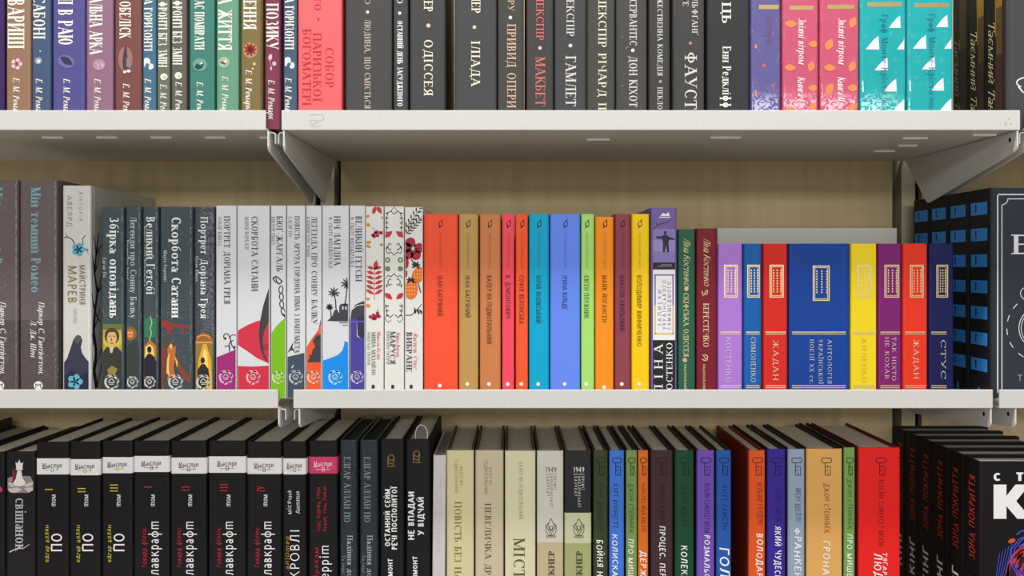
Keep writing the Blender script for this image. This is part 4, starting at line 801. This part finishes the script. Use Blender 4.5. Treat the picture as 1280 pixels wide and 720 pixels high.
def nobel(x0, x1, col, bands, ink, lb):
    cx = (x0+x1)/2
    dark = (70,68,60)
    book('low', x0, x1, 563.5, col, lb, GV, T('1949', 587, 6.6, cx-6, cx+8, ink, 'sans', d='H', name='year'), A('year_rule', [(ink, rect(cx-6,592.5,cx+8,593.1))]),
         T('ПРЕМІЇ', cx+6, 3.4, 595, 612, ink, 'sansw', name='subtitle'), T('НОБЕЛІВСЬКОЇ', cx+1.5, 3.4, 595, 634, ink, 'sansw', name='subtitle'), T('ЛАУРЕАТ', cx-3, 3.4, 595, 620, ink, 'sansw', name='subtitle'),
         A('medal_emblem', [(dark, *line(arc(cx+1,661,6.6,-60,240,14,8.5), .7), *line([(cx+1,648),(cx-3,656),(cx+1,664),(cx+5,656),(cx+1,648)], .7), *line([(cx-6,656),(cx+1,668),(cx+8,656)], .7), *line(arc(cx+1,660,2.6,0,360,8), .7), rect(cx-5,669.5,cx+7,670.3), rect(cx-5,671.3,cx+7,671.9))]),
         T('ФОЛКНЕР', cx+1.5, 7.5, 688, 746, (60,54,40), 'bserif', d='U', name='author_name'), bands=bands, page=(206,198,182), side=(74, 66, 58))
nobel(671, 704.5, (214, 210, 196), [(678, 900, (198, 182, 146))], (90, 88, 84), 'off-white hardback marked 1949 with tan lower part')
nobel(705.5, 739.5, (44, 44, 48), [(641, 679, (204, 208, 168)), (679, 900, (168, 174, 118))], (222, 220, 210), 'black-topped hardback marked 1949 with green lower part')
GKEY = 'bright hardbacks with a key emblem'
def key(x0, x1, col, title, tx, th, ty0, ty1, auth, ay, lb, ink=None, kx=None, top=563, ksc=1.0, **kw):
    ink = ink or tuple(int(v*.42) for v in col)
    cx = (x0+x1)/2; kx = cx if kx is None else kx; k = min(1, (x1-x0)/21)*ksc
    bow = [(kx-6*k,574.5), (kx-4.5*k,572.5), (kx+5*k,572.5), (kx+6.5*k,574.5), (kx+6.5*k,576.5), (kx+5*k,578.5), (kx-4.5*k,578.5), (kx-6*k,576.5), (kx-6*k,574.5)]
    sh = [*line(bow, 1.0), *line([(kx-1.5*k,578.5),(kx-1.5*k,594)], 1.0), *line([(kx-1.5*k,583),(kx+5*k,583),(kx+5*k,594),(kx-1.5*k,594)], .9), *line([(kx-1.5*k,588),(kx+3*k,588)], .9), *line([(kx+1.5*k,583),(kx+1.5*k,586)], .8), *line([(kx+2*k,590.5),(kx+2*k,594)], .8)]
    its = [A('key_emblem', [(tuple(int(v*.8) for v in ink), *sh)]), T(auth, tx+.5, 6.6 if x1-x0 > 16 else 5.4, ay[0], ay[1], ink, 'hand', name='author_name')]
    if isinstance(title, str): title = [(title, tx, th, ty0, ty1)]
    for q in title: its.append(T(*q, (240,240,236), 'bhand'))
    kw.setdefault('side', (46, 40, 42))
    return book('low', x0, x1, top, col, lb, GKEY, *its, page=(232,224,206), pages_top=None, **kw)
DKC = (28, 26, 26)
key(741.5, 760, (60,70,40), "БОЙНЯ НОМЕР П'ЯТЬ", 749.5, 7.5, 674, 782, 'КУРТ ВОННЕҐУТ', (604,665), 'dark olive hardback with key emblem', ink=(38,44,24))
key(761.5, 780.5, (66,122,220), 'КОЛИСКА ДЛЯ КІШКИ', 769, 7, 667, 790, 'КУРТ ВОННЕҐУТ', (604,660), 'bright blue hardback with key emblem, right of the dark olive one')
key(782.5, 796.5, (124,154,88), 'ПРО МИШЕЙ І ЛЮДЕЙ', 788.5, 6.5, 673, 780, 'ДЖОН СТЕЙНБЕК', (604,666), 'slim sage green hardback with key emblem, between blue and orange ones', ink=(52,72,36))
key(797.5, 810.5, (222,112,34), 'ДЕРЖАВЕЦЬ', 804, 7, 688, 760, "НІККОЛО МАК'ЯВЕЛЛІ", (604,665), 'slim orange hardback with key emblem, between green and dark brown ones', ink=(132,48,18))
key(813, 841.5, (68,46,50), 'ПРОЦЕС. ПЕРЕТВОРЕННЯ', 828, 7, 657, 778, 'ФРАНЦ КАФКА', (604,656), 'dark brown hardback with key emblem', ink=(40,28,32))
key(843.5, 868, (28,74,50), 'КОЛЕКЦІОНЕР', 855, 7.5, 681, 760, 'ДЖОН ФАУЛЗ', (608,657), 'dark green hardback with key emblem', ink=(16,44,30))
key(871, 893.5, (116,82,184), 'РОЗМАЛЬОВАНА ВУАЛЬ', 883.5, 6.5, 668, 790, 'ВІЛЬЯМ СОМЕРСЕТ МОЕМ', (604,666), 'violet hardback with key emblem', ink=(52,36,92))
key(895.5, 914.5, (42,92,176), 'ГОЛОД', 905.5, 12, 683, 752, 'КНУТ ГАМСУН', (606,662), 'deep blue hardback with key emblem and extra large title', ink=(22,46,96))
key(936, 957, (230,90,38), 'ВОЛОДАР МУХ', 949.5, 7.5, 666, 752, 'ВІЛЬЯМ ҐОЛДІНҐ', (603,657), 'orange hardback with key emblem, its dark red board showing', ink=(138,44,22), side=(132,38,28))
key(959, 982.5, (60,42,152), 'ЯКИЙ ЧУДЕСНИЙ СВІТ НОВИЙ', 972.5, 7.5, 657, 800, 'ОЛДОС ГАКСЛІ', (610,652), 'indigo hardback with key emblem', ink=(30,20,84), top=561.5)
key(985, 1006.5, (152,168,190), 'ФРАНКЕНШТЕЙН', 997, 8.5, 658, 774, 'МЕРІ ШЕЛЛІ', (610,652), 'grey blue hardback with key emblem', ink=(70,78,92), top=561.5)
key(1008, 1053.5, (226,172,98), 'ГРОНА ГНІВУ', 1033, 8.5, 675, 764, 'ДЖОН СТЕЙНБЕК', (604,666), 'wide honey tan hardback with key emblem', ink=(120,84,40), top=561, kx=1033)
key(1055, 1069, (122,166,84), 'ПРО МИШЕЙ І ЛЮДЕЙ', 1062, 6.5, 667, 776, 'ДЖОН СТЕЙНБЕК', (599,661), 'slim green hardback with key emblem, squeezed between tan and red ones', ink=(56,80,36), top=559.5)
key(1073, 1126, (238,36,34), [('ТЯГАР ПРИСТРАСТЕЙ', 1106, 5.5, 690, 790), ('ЛЮДСЬКИХ', 1097.5, 9.5, 691, 770)], 1101, 8, 690, 790, 'ВІЛЬЯМ СОМЕРСЕТ МОЕМ', (599,682), 'wide bright red hardback with key emblem', ink=(120,20,22), top=559.5, kx=1101, side=(120,16,20))
# turned stack of black hardbacks
zf = ROWS['low'][1]
RO = (206, 66, 40)
for k, lb in enumerate(('black hardback facing out with large white letters and neon coloured art', 'second of the turned black hardbacks, directly behind the face-out one', 'third of the turned black hardbacks, counted from the face-out one', 'fourth of the turned black hardbacks, counted from the face-out one', 'fifth of the turned black hardbacks, next to hindmost', 'hindmost turned black hardback, darkest, near the bright red book')):
    H = .2355
    it = [T('ЗОНА ПОКРИТТЯ', 20, 13, 22, 134, RO, 'hand', d='U'), T('КІНГ', 20, 14, 159, 216, (226,226,226), 'bsans', d='U', name='author_name')]
    if k == 0:
        a_ = []
        cyan = (74, 92, 214); red_ = (196, 52, 58); mg_ = (150, 60, 170)
        rr = random.Random(11)
        it += [T('СТІВЕН', 20, 10.5, 17, 172, (238,238,240), 'wheavy', d='H', face='front', name='author_name'), T('KІНГ', 52.5, 45, 14, 182, (238,238,240), 'heavy', d='H', face='front', name='author_name'),
               A('cover_picture', [((44,24,34), ell(78,150,42,48)), (red_, *[q for i in range(7) for q in line(arc(72+rr.uniform(-8,8), 142+rr.uniform(-14,14), rr.uniform(18,36), rr.uniform(0,360), rr.uniform(400,560), 14), rr.uniform(1.6,4))]), (cyan, *[q for i in range(8) for q in line(arc(76+rr.uniform(-8,8), 140+rr.uniform(-16,16), rr.uniform(8,36), rr.uniform(0,360), rr.uniform(420,520), 12), rr.uniform(.8,2))], *line([(48,96),(56,90),(62,94),(70,86)], 1.5), *[q for i in range(5) for q in line([(24+i*3,190),(20+i*2.6,160),(26+i*4,120-i*3)], .7)]), (mg_, *[q for i in range(5) for q in line(arc(74, 146+i*3, 9+i*4.5, 30*i, 30*i+150, 8), 1.4)]), ((206,86,52), ell(42,104,5,3,-20), ell(60,110,3,2))], face='front')]
    face_out(lb, 'turned stack of black hardbacks', .6147, .9880+.0374*k, .0372, H, .15, zf, (24, 22, 24), *it, page=(190,188,184))
